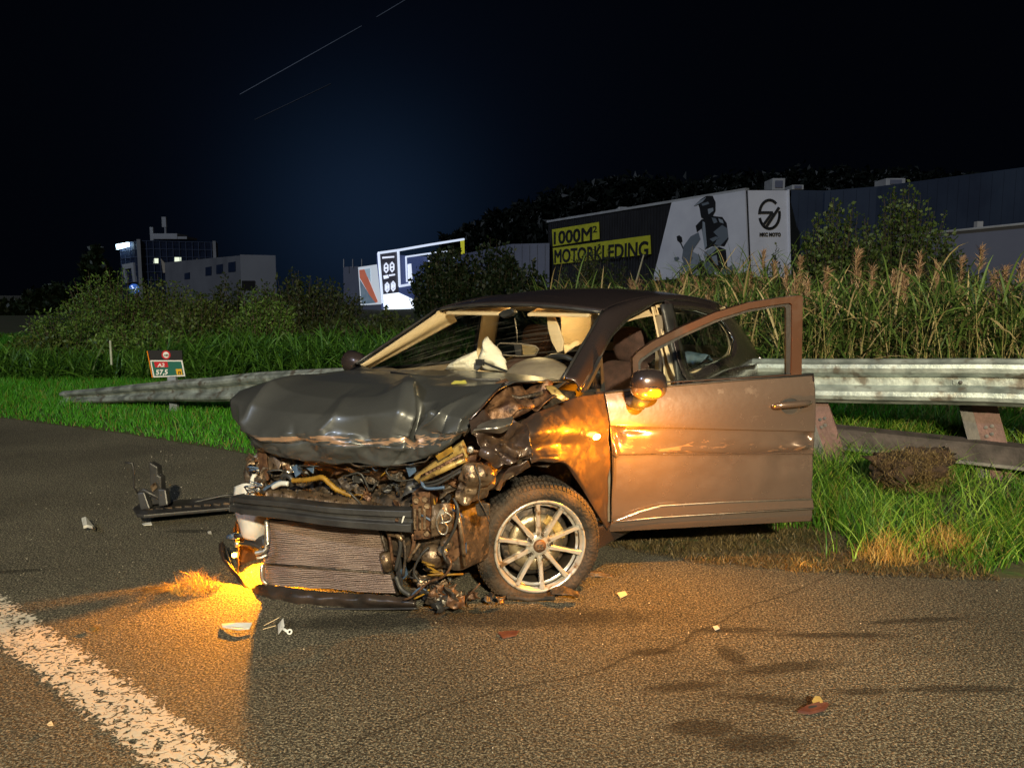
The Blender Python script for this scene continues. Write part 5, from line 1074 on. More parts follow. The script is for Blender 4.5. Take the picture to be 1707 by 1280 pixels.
# ======================= SHRUBS, REEDS, TREES =======================
def gnoise(n, s): return rng.normal(0, s, n)
def shrub(name, label, px, pytop, Y, wpx, m, shoots=70, leaf=.055, cat='shrub', group='shrubs behind the guardrail', upright=.6, per=70, base=0.0, dens=1.0, lw=.32):
    X0 = W(px, 600, Y).x; top = W(px, pytop, Y).z; rad = wpx/2/FPX*Y; root = empty(name, (X0, Y, base), label, cat, group=group)
    stem = MB(); LV = []; LT = []; c = 0
    for i in range(shoots):
        a = rng.uniform(0, 2*PI); r = rad*math.sqrt(rng.uniform(0, 1)); hx = top*(1 - .42*(r/rad)**2)*(.72 + .36*rng.uniform(0,1)**.7); b0 = Vector((X0 + .25*r*math.cos(a), Y + .25*r*math.sin(a)*.7, base)); tp_ = Vector((X0 + r*math.cos(a), Y + r*math.sin(a)*.7, max(.35, hx)))
        mid = b0.lerp(tp_, .5) + Vector((math.cos(a), math.sin(a), 0))*r*.25*(1-upright)
        pts = [b0, mid, tp_]; P = catm([list(p) for p in pts], 7); stem.tube([Vector(p) for p in P], [.012 - .0015*k for k in range(7)], 4)
        n = int(per*dens); f = rng.uniform(.12, 1.0, n); PP = np.array([np.interp(f, np.linspace(0,1,7), P[:, k]) for k in range(3)]).T
        spread = .02 + .13*(1-f)**.5 * rad/1.2; PP += rng.normal(0, 1, (n,3))*spread[:, None]; LV.append(PP)
    P = np.concatenate(LV); n = len(P); az = rng.uniform(0, 2*PI, n); el = rng.uniform(.1, 1.25, n); d = np.stack([np.cos(az)*np.cos(el), np.sin(az)*np.cos(el), np.sin(el)], 1); sd = np.cross(d, rng.normal(0,1,(n,3))); sd /= np.linalg.norm(sd, axis=1, keepdims=True) + 1e-9
    ls = leaf*rng.uniform(.5, 1.3, n)[:, None]; V = np.stack([P, P + d*ls*.5 + sd*ls*lw, P + d*ls, P + d*ls*.5 - sd*ls*lw], 1).reshape(-1, 3); b_ = (np.arange(n)*4)[:, None]
    T = np.concatenate([b_ + np.array([[0,1,2]]), b_ + np.array([[0,2,3]])]).astype(np.int32)
    join(fastmesh('foliage', V, T, m), root); stem.build('branches', M_bark, root); return root
M_bark = pm('bark', (.06,.045,.03), (.10,.08,.05), 12, .9, 0, .4)
M_lf1 = leafmat('willow_leaves', (.02,.055,.008), (.13,.24,.045)); M_lf2 = leafmat('shrub_leaves', (.015,.035,.006), (.10,.15,.035)); M_lf3 = leafmat('dark_leaves', (.008,.016,.006), (.02,.035,.012)); M_lf4 = leafmat('dim_leaves', (.02,.035,.01), (.05,.07,.02))
shr = [('wide willow shrub reaching left over the dark verge', 120, 515, 15.5, 180, M_lf1, 85), ('tall willow shrub, the highest left of the office building', 190, 450, 17, 170, M_lf1, 110), ('bushy shrub right in front of the office tower', 272, 466, 17.5, 160, M_lf2, 100), ('rounded shrub below the low white wing of the office', 330, 495, 15.5, 150, M_lf2, 85),
       ('feathery yellow-green shrub between the office and the lit hall', 440, 478, 15, 120, M_lf1, 90), ('low spreading shrub beside the road number sign', 235, 535, 13.8, 170, M_lf1, 75), ('small leafy shrub on the left end above the bright grass strip', 75, 560, 14.5, 120, M_lf2, 55), ('dark green shrub right of the office wing, below the sky glow', 510, 455, 20, 200, M_lf4, 110),
       ('dim bush behind the feathery shrub in front of the office wing', 395, 465, 22, 170, M_lf4, 80), ('low bush below the colourful wall panel', 560, 520, 17, 110, M_lf4, 50), ('low bush left of the car roof under the bright facade', 650, 520, 15.5, 130, M_lf4, 60)]
for lb, px, py, Y, w, m, ns in shr: shrub('shrub', lb, px, py, Y, w, m, ns, .075 if m is not M_lf4 else .09, lw=.2 if m is M_lf1 else .3)
for lb, px, py, Y, w, ns in (('dark leafy tree hiding the middle of the lit hall', 745, 412, 22, 130, 120), ('dark leafy tree in front of the ribbed grey hall', 825, 405, 23, 130, 110), ('dark low tree behind the car roof between the halls', 880, 440, 21, 90, 60)):
    shrub('tree', lb, px, py, Y, w, M_lf3, ns, .13, 'tree', 'dark trees between the halls', per=90)
for lb, px, py, Y, w, ns, m in (('bushy tree with two pointed tops right of the logo wall', 1385, 345, 17, 160, 170, M_lf2), ('taller bushy tree in front of the dark ribbed hall', 1495, 318, 17.5, 190, 200, M_lf2), ('loose low bush in front of the pale wall at right', 1575, 425, 16, 150, 80, M_lf4), ('dark bush in front of the yellow lettering', 990, 415, 26, 150, 90, M_lf4), ('thin grey bush at the right foot of the logo wall', 1285, 415, 24, 60, 25, M_lf4), ('dark bush under the middle of the black facade', 1120, 455, 22, 150, 50, M_lf3)):
    shrub('tree', lb, px, py, Y, w, m, ns, .09, 'bush', 'bushes in front of the shop halls', upright=.8)
shrub('tree', 'faint slender poplar against the dark sky left of the office', 168, 415, 60, 50, M_lf3, 60, .5, 'tree', None, per=60)
shrub('tree', 'dark distant tree at the far left horizon', 110, 478, 60, 130, M_lf3, 60, .5, 'tree', None, per=60)
shrub('tree', 'dark low distant tree at the left picture edge', 30, 510, 50, 120, M_lf3, 60, .45, 'tree', None, per=60)

M_reed = leafmat('reed_leaves', (.02,.05,.01), (.10,.16,.035), cc=(.34,.27,.13), pc=.80); M_plume = leafmat('reed_plumes', (.22,.13,.07), (.36,.24,.15)); M_stem = leafmat('reed_stems', (.16,.15,.05), (.30,.26,.10))
def ribbons(name, B, Dv, L, w, bend, m, seg=5):
    n = len(B); V = np.zeros((n, 2*seg+1, 3)); side = np.cross(Dv, [0,0,1.]) + rng.normal(0,.3,(n,3)); side /= np.linalg.norm(side, axis=1, keepdims=True)+1e-9
    p = B.copy(); d = Dv.copy()
    for k in range(seg+1):
        f = k/seg; ww = (w*np.sin(np.clip(.25+.75*f,0,1)*PI)**.6*(1 if k<seg else 0)+w*.1)[:, None]
        if k < seg: V[:, 2*k] = p - side*ww; V[:, 2*k+1] = p + side*ww
        else: V[:, 2*seg] = p
        d = d + np.array([0,0,-1.])*(bend*f)[:, None]; d /= np.linalg.norm(d, axis=1, keepdims=True); p = p + d*(L/seg)[:, None]
    b_ = (np.arange(n)*(2*seg+1))[:, None]; T = []
    for k in range(seg-1): T += [b_+np.array([[2*k,2*k+1,2*k+3]]), b_+np.array([[2*k,2*k+3,2*k+2]])]
    T.append(b_+np.array([[2*seg-2,2*seg-1,2*seg]])); return fastmesh(name, V.reshape(-1,3), np.concatenate(T).astype(np.int32), m)
def dirs(n, lo, hi): az = rng.uniform(0,2*PI,n); el = rng.uniform(lo,hi,n); return np.stack([np.cos(az)*np.cos(el), np.sin(az)*np.cos(el), np.sin(el)],1)
M_lowg = leafmat('bank_grass', (.015,.06,.008), (.08,.20,.025))
def reedbed(label, n, x0, x1, yf, depth, hmin, hmax, lw=.009, m=None):
    X = rng.uniform(x0, x1, n); Y = yf(X) + depth*rng.uniform(0,1,n)**1.3; Z = gznp(X, Y); h = rng.uniform(hmin, hmax, n)*(1+.18*nz(X,Y,.9,7)); B = np.stack([X,Y,Z],1); D_ = dirs(n, 1.25, 1.57)
    k = 6; fi = np.repeat(np.arange(n), k); f = rng.uniform(.12,.95,n*k); LB = B[fi] + D_[fi]*(h[fi]*f)[:, None]
    o = ribbons('reed_bed', LB, dirs(n*k, .3, 1.25), rng.uniform(.25,.55,n*k), rng.uniform(lw*.6,lw,n*k), rng.uniform(.15,.6,n*k), m or M_reed); tag(o, label + ', leaves', 'reeds', kind='stuff')
    o = ribbons('reed_stems', B, D_, h, np.full(n,.003), np.full(n,.04), m or M_stem); tag(o, label + ', upright stems', 'reeds', kind='stuff')
    return B, D_, h
reedbed('tall green reed bed filling the bank behind the right guardrail', 4200, .7, 8.5, lambda X: np.maximum(6.9 - .35*(X-2.0), edge_y(X)+2.6), 2.6, .65, 1.18)
reedbed('green tall grass and reeds between the shrubs and the car, left of the windscreen', 1300, -5.5, -.5, lambda X: 12.2 + 0*X, 3.5, .24, .58, .012, M_lowg)
reedbed('mid-height green reeds in front of the left shrubs', 1100, -11, -4.5, lambda X: 12.0 - .1*X*0, 1.6, .08, .24, .012, M_lowg)
reedbed('reeds behind the car roof with brown heads', 700, .5, 3.4, lambda X: 9.5 + 0*X, 1.5, 1.1, 1.5)
def heads(label, n, x0, x1, yf, z0, z1):
    X = rng.uniform(x0, x1, n); Y = yf(X); Z = rng.uniform(z0, z1, n); k = 46; fi = np.repeat(np.arange(n), k); f = rng.uniform(0,1,n*k)
    B = np.stack([X[fi] + gnoise(n*k,.008) + .05*f*np.sin(fi), Y[fi] + gnoise(n*k,.008), Z[fi] - .20*f], 1)
    o = ribbons('reed_heads', B, dirs(n*k, .4, 1.4), rng.uniform(.03,.09,n*k), rng.uniform(.0015,.004,n*k), rng.uniform(.2,.6,n*k), M_plume, 3); tag(o, label, 'reeds', kind='stuff')
heads('many small brown reed heads over the right reed bed', 70, 1.6, 6.5, lambda X: 7.3 + .5*np.sin(X*7), 1.35, 1.62)
heads('straw-coloured reed heads behind the car tail', 60, 1.4, 3.6, lambda X: 9.7 + .4*np.sin(X*9), 1.38, 1.6)
# plumed stems one can tell apart
def plume_reed(px, py, Y, label, s=1.0, lean=.0):
    tp_ = W(px, py, Y); b0 = Vector((tp_.x - lean, Y, .3)); r = empty('plumed_reed', b0, label, 'reed', group='tall reeds with brown plumes')
    P = catm([list(b0), list(b0.lerp(tp_, .5) + Vector((-.04*lean,0,0))), list(tp_)], 12); MB().tube([Vector(p) for p in P], [.005]*6 + [.004]*6, 5).build('stem', M_stem, r, True)
    n = int(150*s); f = rng.uniform(.0,1,n); B = np.array(tp_)[None] + np.stack([gnoise(n,.006), gnoise(n,.006), -.24*s*f + .03],1); d = dirs(n, .5, 1.45); d[:,0] += .35
    join(ribbons('plume', B, d/np.linalg.norm(d,axis=1,keepdims=True), rng.uniform(.05,.12,n)*s, rng.uniform(.002,.005,n), rng.uniform(.1,.5,n), M_plume, 4), r)
    for f in (.25, .4, .55, .68, .8):
        B = np.array([[np.interp(f, np.linspace(0,1,12), P[:, k]) for k in range(3)]]); join(ribbons('leaf', B, dirs(1,.4,1.2), rng.uniform(.3,.5,1), rng.uniform(.006,.010,1), rng.uniform(.2,.5,1), M_reed), r)
pls = [(1635,420,7.6,'highest plumed reed at the right, against the pale wall'), (1675,452,7.5,'drooping plumed reed right of the highest one'), (1703,445,7.4,'plumed reed at the right picture edge'), (1602,440,7.6,'plumed reed left of the highest one at the right'), (1560,448,7.7,'broad brown plume below the loose low bush'), (1532,432,7.7,'slim pointed plume under the taller bushy tree'), (1488,464,7.6,'brown plume below the ribbed hall, centre of the reed row'), (1453,452,7.6,'full brown plume left of the centre reeds'), (1428,428,7.7,'straight bare reed with a thin pale tip'), (1376,456,7.6,'dull green plume right of the door frame'), (1333,440,8.6,'bending reed just left of the door frame top'), (1272,425,9.8,'tall pale plume before the logo wall'),
       (1290,445,9.6,'reed plume right of the tall pale one'), (1250,462,9.6,'short orange-brown plume above the car tail'), (1225,468,9.6,'small brown plume over the rear of the roof'), (1190,470,9.7,'lowest brown plume below the poster rider'), (1160,472,9.7,'small plume under the poster motorcycle'), (1135,470,9.7,'small plume next to the thin grey post'), (1310,452,9.4,'brown plume beside the white wall corner'), (1505,452,7.8,'faint plume behind the centre reed row')]
for px, py, Y, lb in pls: plume_reed(px, py, Y, lb, .9 if Y < 9 else .85, rng.uniform(-.1,.15))

# wooded hill far behind the halls: dark mass
hx = [(740,396),(765,384),(800,366),(830,350),(860,344),(880,333),(905,326),(930,318),(955,311),(990,304),(1020,298),(1050,296),(1080,294),(1110,299),(1140,301),(1170,303),(1200,295),(1240,290),(1270,288),(1300,292),(1320,284),(1350,287),(1385,282),(1420,286),(1460,288),(1500,285),(1540,288),(1600,296),(1700,300),(1900,310)]
HYd = 170; M_hill = leafmat('wood_dark', (.003,.005,.003), (.006,.009,.005))
nT = 46000; fx = rng.uniform(735, 1880, nT); topz = np.interp(fx, [a for a,b in hx], [CAMH + (HOR-b)/FPX*HYd for a,b in hx]); zf = rng.uniform(0,1,nT)**.6
X = (fx-853.5)/FPX*HYd; jag = np.array([noise.noise(Vector((x*.35,0,0)))*1.6 + noise.noise(Vector((x*1.3,5,0)))*.8 for x in X]); Z = (topz+jag)*zf; Y = HYd + 30*(1-zf)*-.5 + rng.uniform(0,14,nT)
P = np.stack([X,Y,Z],1); d = rng.normal(0,1,(nT,3)); d /= np.linalg.norm(d,axis=1,keepdims=True); e = np.cross(d, rng.normal(0,1,(nT,3))); e /= np.linalg.norm(e,axis=1,keepdims=True); s_ = rng.uniform(.5,1.5,nT)[:,None]
V = np.stack([P-d*s_*.6, P+e*s_*.6, P+d*s_],1).reshape(-1,3); o = fastmesh('wooded_hill', V, np.arange(nT*3,dtype=np.int32).reshape(-1,3), M_hill); tag(o, 'black wooded hillside behind the shop halls', 'woods', kind='stuff')
V = []
for a, b in hx: V += [((a-853.5)/FPX*HYd, HYd+8, -1), ((a-853.5)/FPX*HYd, HYd+8, CAMH + (HOR-b)/FPX*HYd*.98 - .8), ((a-853.5)/FPX*(HYd+60), HYd+60, -1)]
F = []
for i in range(len(hx)-1): F += [(3*i, 3*i+3, 3*i+4, 3*i+1), (3*i+1, 3*i+4, 3*i+5, 3*i+2)]
tag(mesh('hill', V, F, pm('hill_soil', (.004,.006,.004), None, rough=1), None, True), kind='structure')

# ======================= BUILDINGS =======================
M_wallw = pm('poster_white', (.78,.78,.82), (.68,.68,.73), .6, .6); M_wallb = pm('black_cladding', (.012,.012,.014), (.02,.02,.022), 1, .6); M_wyel = pm('sign_panel_yellow', (.62,.60,.03), (.5,.5,.03), 1.5, .6); M_ink = pm('print_black', (.012,.012,.014), None, rough=.6); M_ink2 = pm('print_grey', (.16,.19,.22), None, rough=.6); M_ink3 = pm('print_mid', (.30,.34,.38), None, rough=.6)
M_navy = pm('navy_cladding', (.025,.035,.06), (.035,.05,.08), .4, .7, 0, spec=.2); M_grey = pm('grey_wall', (.16,.17,.22), (.13,.14,.19), .3, .7); M_box = pm('roof_box_grey', (.45,.46,.46), (.36,.36,.36), 1, .6)
A = W(915,370,72); Bc = W(1245,317,50); Cc = W(1313,317,50); top = Bc.z
shop = empty('motorcycle_shop', ((A.x+Bc.x)/2, (A.y+Bc.y)/2, 0), 'black and white motorcycle clothing hall with a rider poster and yellow lettering', 'shop building')
wA = Wall((A.x,A.y), (Bc.x,Bc.y)); wB = Wall((Bc.x,Bc.y), (Cc.x,Cc.y+.01))
back = [Vector((A.x,A.y,0)), Vector((Bc.x,Bc.y,0)), Vector((Cc.x,Cc.y,0)), Vector((Cc.x+10,Cc.y+26,0)), Vector((A.x+8,A.y+22,0))]
MB().prism(back, (0,0,top)).build('hall_walls', M_wallb, shop)
cor = MB()
for i in range(70):
    u = wA.L*i/70
    if i % 1 == 0: cor.prism([wA.pt(u,0,.0), wA.pt(u+.16,0,.0), wA.pt(u+.16,0,.05), wA.pt(u,0,.05)], (0,0,top-.2))
join(tag(cor.build('cladding_ribs', M_wallb, None), kind='stuff'), shop)
MB().prism([wA.pt(-.2,top-.05,.12), wA.pt(wA.L,top-.05,.12), wA.pt(wA.L,top+.12,.12), wA.pt(-.2,top+.12,.12)], -wA.n*.3).build('roof_edge', M_box, shop)
def onw(w, pts, off): return [w.at(px, py, off) for px, py in pts]
MB().prism(onw(wA, ((1123,338),(1245,318),(1251,455),(1091,468)), .18), -wA.n*.1).build('poster_panel', M_wallw, shop)
MB().prism(onw(wB, ((1246,318),(1312.5,318),(1316,462),(1252,462)), .10), -wB.n*.08).build('logo_panel', M_wallw, shop)
MB().prism(onw(wB, ((1311.5,317),(1314,317),(1317,462),(1314.5,462)), .2), -wB.n*.3).build('corner_trim', pm('corner_white', (.8,.82,.9), None, rough=.4), shop)
MB().prism(onw(wA, ((923,383),(1001,370.5),(1002,398.5),(924.5,411)), .18), -wA.n*.05).build('yellow_panel', M_wyel, shop)
MB().prism(onw(wA, ((924.5,414),(1086.5,392.4),(1088,423.8),(926,441)), .18), -wA.n*.05).build('yellow_panel', M_wyel, shop)
def wtext(w, body, px0, pyb, px1, pyt, m, off, bold, par):    # text spanning px0..px1 with baseline pyb, cap top pyt (at px0)
    u0, z0 = w.uv(px0, pyb); u1, _ = w.uv(px1, pyb); _, z1 = w.uv(px0, pyt); size = (z1-z0)/.70
    o = text_mesh('lettering', body, size, m, w.pt(0,0,off), w.d, (0,0,1), None, bold, 1, ext=.01); xs_ = [(v.co - w.A).dot(w.d) for v in o.data.vertices]; x0, x1 = min(xs_), max(xs_); k = (u1-u0)/(x1-x0)
    for v in o.data.vertices:
        a = (v.co - w.A).dot(w.d); v.co += w.d*((a-x0)*k + u0 - a) + ZD*z0
    for q in letters(o, w=.045 if size > 1 else .008): join(q, par)
wtext(wA, '1000M', 927, 407, 990, 387, M_ink, .20, 0, shop); wtext(wA, '2', 991.5, 388, 998.5, 377.5, M_ink, .20, 0, shop)
wtext(wA, 'MOTORKLEDING', 928, 438, 1083.5, 417, M_ink, .20, 0, shop)
def PZ(pts): return [(880+x*.2929, 270+y*.2929) for x, y in pts]
def print_(w, pts, m, off, name='print', conv=True): return MB().prism(onw(w, PZ(pts) if conv else pts, off), -w.n*.01).build(name, m, shop)
print_(wA, [(1000,330),(1060,308),(1120,315),(1145,350),(1155,440),(1132,482),(1100,478),(1060,482),(1020,500),(1010,430),(1002,380),(975,402),(968,365)], M_ink, .20, 'printed_jacket')
print_(wA, [(960,250),(1000,213),(1030,195),(1066,195),(1082,230),(1082,280),(1062,318),(1030,332),(1000,318),(992,270),(985,245)], M_ink, .215, 'printed_helmet')
print_(wA, [(958,252),(1000,218),(1030,203),(1010,228),(975,248)], M_ink3, .23, 'printed_helmet_peak')
print_(wA, [(1003,240),(1040,228),(1048,240),(1010,252)], M_ink2, .23, 'printed_visor')
print_(wA, [(940,425),(985,402),(996,440),(955,500),(938,560),(905,585),(890,550),(900,480)], M_ink2, .215, 'printed_sleeve')
print_(wA, [(1070,400),(1120,360),(1150,380),(1155,430),(1110,478),(1075,470),(1100,430)], M_ink2, .215, 'printed_sleeve')
print_(wA, [(1018,515),(1080,478),(1105,482),(1060,525),(1020,545)], M_ink3, .23, 'printed_glove')
print_(wA, [(1040,520),(1100,482),(1140,500),(1145,560),(1150,620),(1110,642),(1070,600),(1020,570)], M_ink, .205, 'printed_leg')
print_(wA, [(1010,340),(1022,345),(1034,480),(1022,500),(1008,400)], M_ink3, .23, 'printed_stripe')
print_(wA, [(880,600),(905,560),(950,512),(985,530),(1005,560),(960,600),(900,640)], M_ink3, .215, 'printed_fairing')
print_(wA, [(872,625),(900,640),(960,600),(1010,560),(1040,600),(1080,650),(1000,655),(880,660)], M_ink, .21, 'printed_motorcycle')
print_(wA, [(945,640),(975,610),(1000,632),(990,650)], M_ink3, .23, 'printed_fork')
print_(wA, [(1010,575),(1050,565),(1080,625),(1040,645)], M_ink2, .23, 'printed_tank')
print_(wA, [(1085,640),(1130,610),(1160,600),(1175,585),(1182,610),(1195,595),(1188,640)], M_ink2, .215, 'printed_rack')
print_(wA, [(860,425),(875,418),(890,430),(893,455),(880,462),(864,448)], M_ink, .215, 'printed_mirror')
print_(wA, [(884,455),(900,490),(897,500),(880,462)], M_ink, .215, 'printed_mirror_stem')
print_(wA, [(845,545),(870,540),(876,552),(860,566),(848,560)], M_ink2, .215, 'printed_lamp')
for i, q in enumerate((((1062,318),(1085,322),(1095,345),(1075,352)), ((1100,322),(1125,332),(1130,352),(1108,345)), ((1050,440),(1085,425),(1110,432),(1070,456)), ((1060,540),(1090,530),(1100,590),(1075,580)), ((905,570),(940,530),(955,545),(915,600)), ((1040,270),(1070,262),(1072,280),(1045,300)))): print_(wA, list(q), [M_ink2, M_ink3][i % 2], .245, 'printed_highlight')
# logo: slashed ring of strokes
def stroke(w, pts, wd2, m, off):
    P = [w.at(x, y, off) for x, y in PZ(pts)]; mb_ = MB()
    for a, b in zip(P[:-1], P[1:]):
        t_ = (b-a).normalized(); n_ = t_.cross(w.n); mb_.prism([a - n_*wd2 - t_*wd2*.3, b - n_*wd2 + t_*wd2*.3, b + n_*wd2 + t_*wd2*.3, a + n_*wd2 - t_*wd2*.3], -w.n*.01)
    return mb_
lg = MB()
arc = lambda a0, a1, n=16: [(1371+57*math.cos(math.radians(a)), 300-81*math.sin(math.radians(a))) for a in np.linspace(a0, a1, n)]
for pts, off in ((arc(50,178), .06), (arc(196,258), .062), (arc(262,330), .064), (arc(330,372), .06), ([(1314,290),(1388,290)], .066), ([(1388,290),(1335,362)], .068), ([(1424,262),(1352,372)], .07)): mb_ = stroke(wB, pts, .085, M_ink, off+.07); lg.add(mb_.V, mb_.F)
lg.build('logo', M_ink, shop)
wtext(wB, 'MKC MOTO', 1265, 394, 1300, 388.5, M_ink, .14, .01, shop)
# roof gear
for pts, lb in (((1288,297,1310,317), 'grey ventilation box on the shop roof'), ((1321,308,1341,316), 'low ventilation box right of the tall one on the roof'), ((1478,297,1511,309), 'pale roof unit on the dark ribbed hall'), ((1031,345,1046,353), 'small box on the black facade roof')):
    a = W(pts[0], pts[3], 56 if pts[0] > 1100 else 66); b = W(pts[2], pts[1], 56 if pts[0] > 1100 else 66); c = (a+b)/2; u = empty('roof_unit', (c.x, c.y+1, a.z), lb, 'roof unit')
    MB().box(c + Vector((0,1,0)), (b.x-a.x)/2, .9, (b.z-a.z)/2).build('housing', M_box, u, bevel=.03)
    MB().box(Vector((c.x, c.y+.08, c.z)), (b.x-a.x)*.3, .03, (b.z-a.z)*.3).build('louvre', M_grey, u)
# dark ribbed hall at the right
def hall(name, label, poly_, m, ribs=0, z0=0, rm=None, deep=20, cat='industrial hall'):
    pts = [W(px, py, Y) for px, py, Y in poly_]; r = empty(name, (pts[0].x, pts[0].y, 0), label, cat); mbx = MB(); rb = MB()
    for a, b in zip(pts[:-1], pts[1:]):
        w = Wall((a.x,a.y), (b.x,b.y)); V = [Vector((a.x,a.y,z0)), Vector((b.x,b.y,z0)), b, a]; md = (a+b)/2; bk = Vector((md.x, md.y, 0)).normalized()*deep; V += [v + bk for v in V]; mbx.add(V, [(0,1,2,3), (7,6,5,4), (0,4,5,1), (3,2,6,7), (0,3,7,4), (1,5,6,2)])
        n = int(ribs*w.L)
        for i in range(n):
            f0 = i/n; f1 = f0 + .45/n; za, zb = a.z + (b.z-a.z)*f0, a.z + (b.z-a.z)*f1
            rb.add([w.pt(w.L*f0,z0,.0), w.pt(w.L*f1,z0,.0), w.pt(w.L*f1,zb-.1,.0), w.pt(w.L*f0,za-.1,.0), w.pt(w.L*f0,z0,.06), w.pt(w.L*f1,z0,.06), w.pt(w.L*f1,zb-.1,.06), w.pt(w.L*f0,za-.1,.06)], [(4,5,6,7), (0,4,7,3), (1,2,6,5), (3,7,6,2)])
    mbx.build('hall_walls', m, r)
    if rb.V: tag(rb.build('cladding_ribs', rm or m, r), kind='stuff')
    return r
hall('ribbed_hall', 'dark navy hall with vertical ribs rising to the right picture edge', [(1319,317,52.5), (1376,318,52.4)], M_navy, 1.2)
hall('ribbed_hall', 'large dark ribbed hall along the right edge, its roof rising rightwards', [(1376,318,51), (1463,311,49), (1707,279,41), (1850,262,37)], M_navy, 1.6)
pw = hall('pale_wall_building', 'low pale grey building with a thin light roof edge behind the right reeds', [(1490,396,36), (1707,374,31), (1850,360,28.4)], M_grey, 0, deep=4, cat='low building')
a, b = W(1490,395,35.9), W(1850,359,28.3); MB().tube([a, b], .05, 6).build('roof_edge', M_box, pw)
MB().box(W(1631,377,33), .12, .12, .18).build('vent_pipe', M_box, pw)
hall('grey_hall', 'ribbed grey hall between the dark trees and the black shop', [(770,424,84), (852,407,72), (916,405.5,71)], M_grey, 1.5, cat='industrial hall')
# leaning thin post before the black facade
o = MB().tube([W(1057,482,24), W(1073,425,24)], [.035,.022], 8).build('leaning_post', pm('thin_post', (.40,.38,.26), (.3,.28,.2), 8, .7), None, True); tag(o, 'thin pale post leaning right in front of the black facade', 'post'); settle(o)
o = MB().tube([W(1104,484,24), W(1099,450,24)], .02, 6).build('leaning_post', M_bark, None, True); tag(o, 'short thin grey stake under the poster, left of the reeds', 'post'); settle(o)
o = MB().tube([W(1018,470,11), W(1027,425,11)], .0, 4) if False else None

# lit hall with outlined facade
lit = empty('lit_hall', (W(700,500,70).x, 70, 0), 'floodlit dark blue hall outlined in white light strips with icon panels', 'lit building')
la = W(628,422,66); lb_ = W(770,399,76); lw_ = Wall((la.x,la.y), (lb_.x,lb_.y))
def lz(x, y): return (560+x*.2344, 360+y*.2344)
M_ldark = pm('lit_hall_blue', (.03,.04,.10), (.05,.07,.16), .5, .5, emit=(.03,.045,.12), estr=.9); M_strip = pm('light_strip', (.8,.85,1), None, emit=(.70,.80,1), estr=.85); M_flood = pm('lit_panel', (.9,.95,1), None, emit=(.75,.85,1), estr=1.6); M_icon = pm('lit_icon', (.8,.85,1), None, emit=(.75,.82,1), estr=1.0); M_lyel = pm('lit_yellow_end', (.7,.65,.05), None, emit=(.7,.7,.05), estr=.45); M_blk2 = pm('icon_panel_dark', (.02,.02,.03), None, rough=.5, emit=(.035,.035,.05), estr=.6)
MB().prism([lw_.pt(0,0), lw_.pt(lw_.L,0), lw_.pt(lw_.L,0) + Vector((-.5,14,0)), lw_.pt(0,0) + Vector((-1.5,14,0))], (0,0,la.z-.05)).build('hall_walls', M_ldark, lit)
def lpoly(name, pts, m, off, conv=True): return MB().prism([lw_.at(*(lz(*q) if conv else q), off) for q in pts], -lw_.n*.08).build(name, m, lit)
lpoly('icon_panel', [(292,268),(430,248),(440,545),(320,560)], M_blk2, .10)
def lstrip(pts, r=.11, off=.2): MB().tube([lw_.at(*lz(*q), off) for q in pts], r, 6).build('light_strip', M_strip, lit)
for pts in ([(290,265),(430,245)], [(430,245),(660,205),(897,167)], [(290,265),(320,620)], [(430,245),(440,500)], [(440,500),(560,480)]): lstrip(pts)
for pts in ([(485,292),(650,268),(822,245)], [(485,292),(492,470)], [(822,245),(825,300)], [(645,272),(650,340)]): lstrip(pts, .08)
lpoly('yellow_end', [(874,170),(898,167),(900,268),(880,275)], M_lyel, .25)
lpoly('lit_panel', [(330,552),(440,545),(560,600),(560,680),(440,700),(345,705)], M_flood, .09)
lpoly('lit_panel', [(508,345),(530,340),(540,470),(515,480)], M_icon, .09)
def hexr(cx, cy, w=17, h=38): return [(cx+w*a, cy+h*b) for a, b in ((0,-1),(.9,-.5),(.9,.5),(0,1),(-.9,.5),(-.9,-.5))]
for cx, cy in ((345,370), (387,364), (352,508), (395,500)):
    o_ = [lw_.at(*lz(*q), .22) for q in hexr(cx, cy)]; i_ = [lw_.at(*lz(*q), .22) for q in hexr(cx, cy, 11, 27)]; MB().ring(o_, i_, -lw_.n*.05).build('icon_ring', M_icon, lit)
    lpoly('icon_glyph', [(cx-7,cy-4),(cx+7,cy-6),(cx+6,cy+6),(cx-6,cy+8)] if cy < 400 else [(cx,cy-18),(cx+8,cy-4),(cx,cy+18),(cx-8,cy-2)], M_icon, .22)
for x0, y0, x1 in ((322,292,402), (330,425,360), (333,437,363), (370,418,408)): lpoly('icon_caption', [(x0,y0),(x1,y0-6),(x1,y0+5),(x0,y0+12)], M_icon, .2)
lr_ = random.Random(5)
for i in range(14): x, y = lr_.uniform(545,820), lr_.uniform(320,420); lpoly('shop_graphic', [(x,y),(x+lr_.uniform(8,30),y-4),(x+lr_.uniform(8,26),y+lr_.uniform(8,30)),(x-2,y+14)], [M_icon, M_ldark, M_lyel, M_ldark][i % 4], .2 + i*.004)
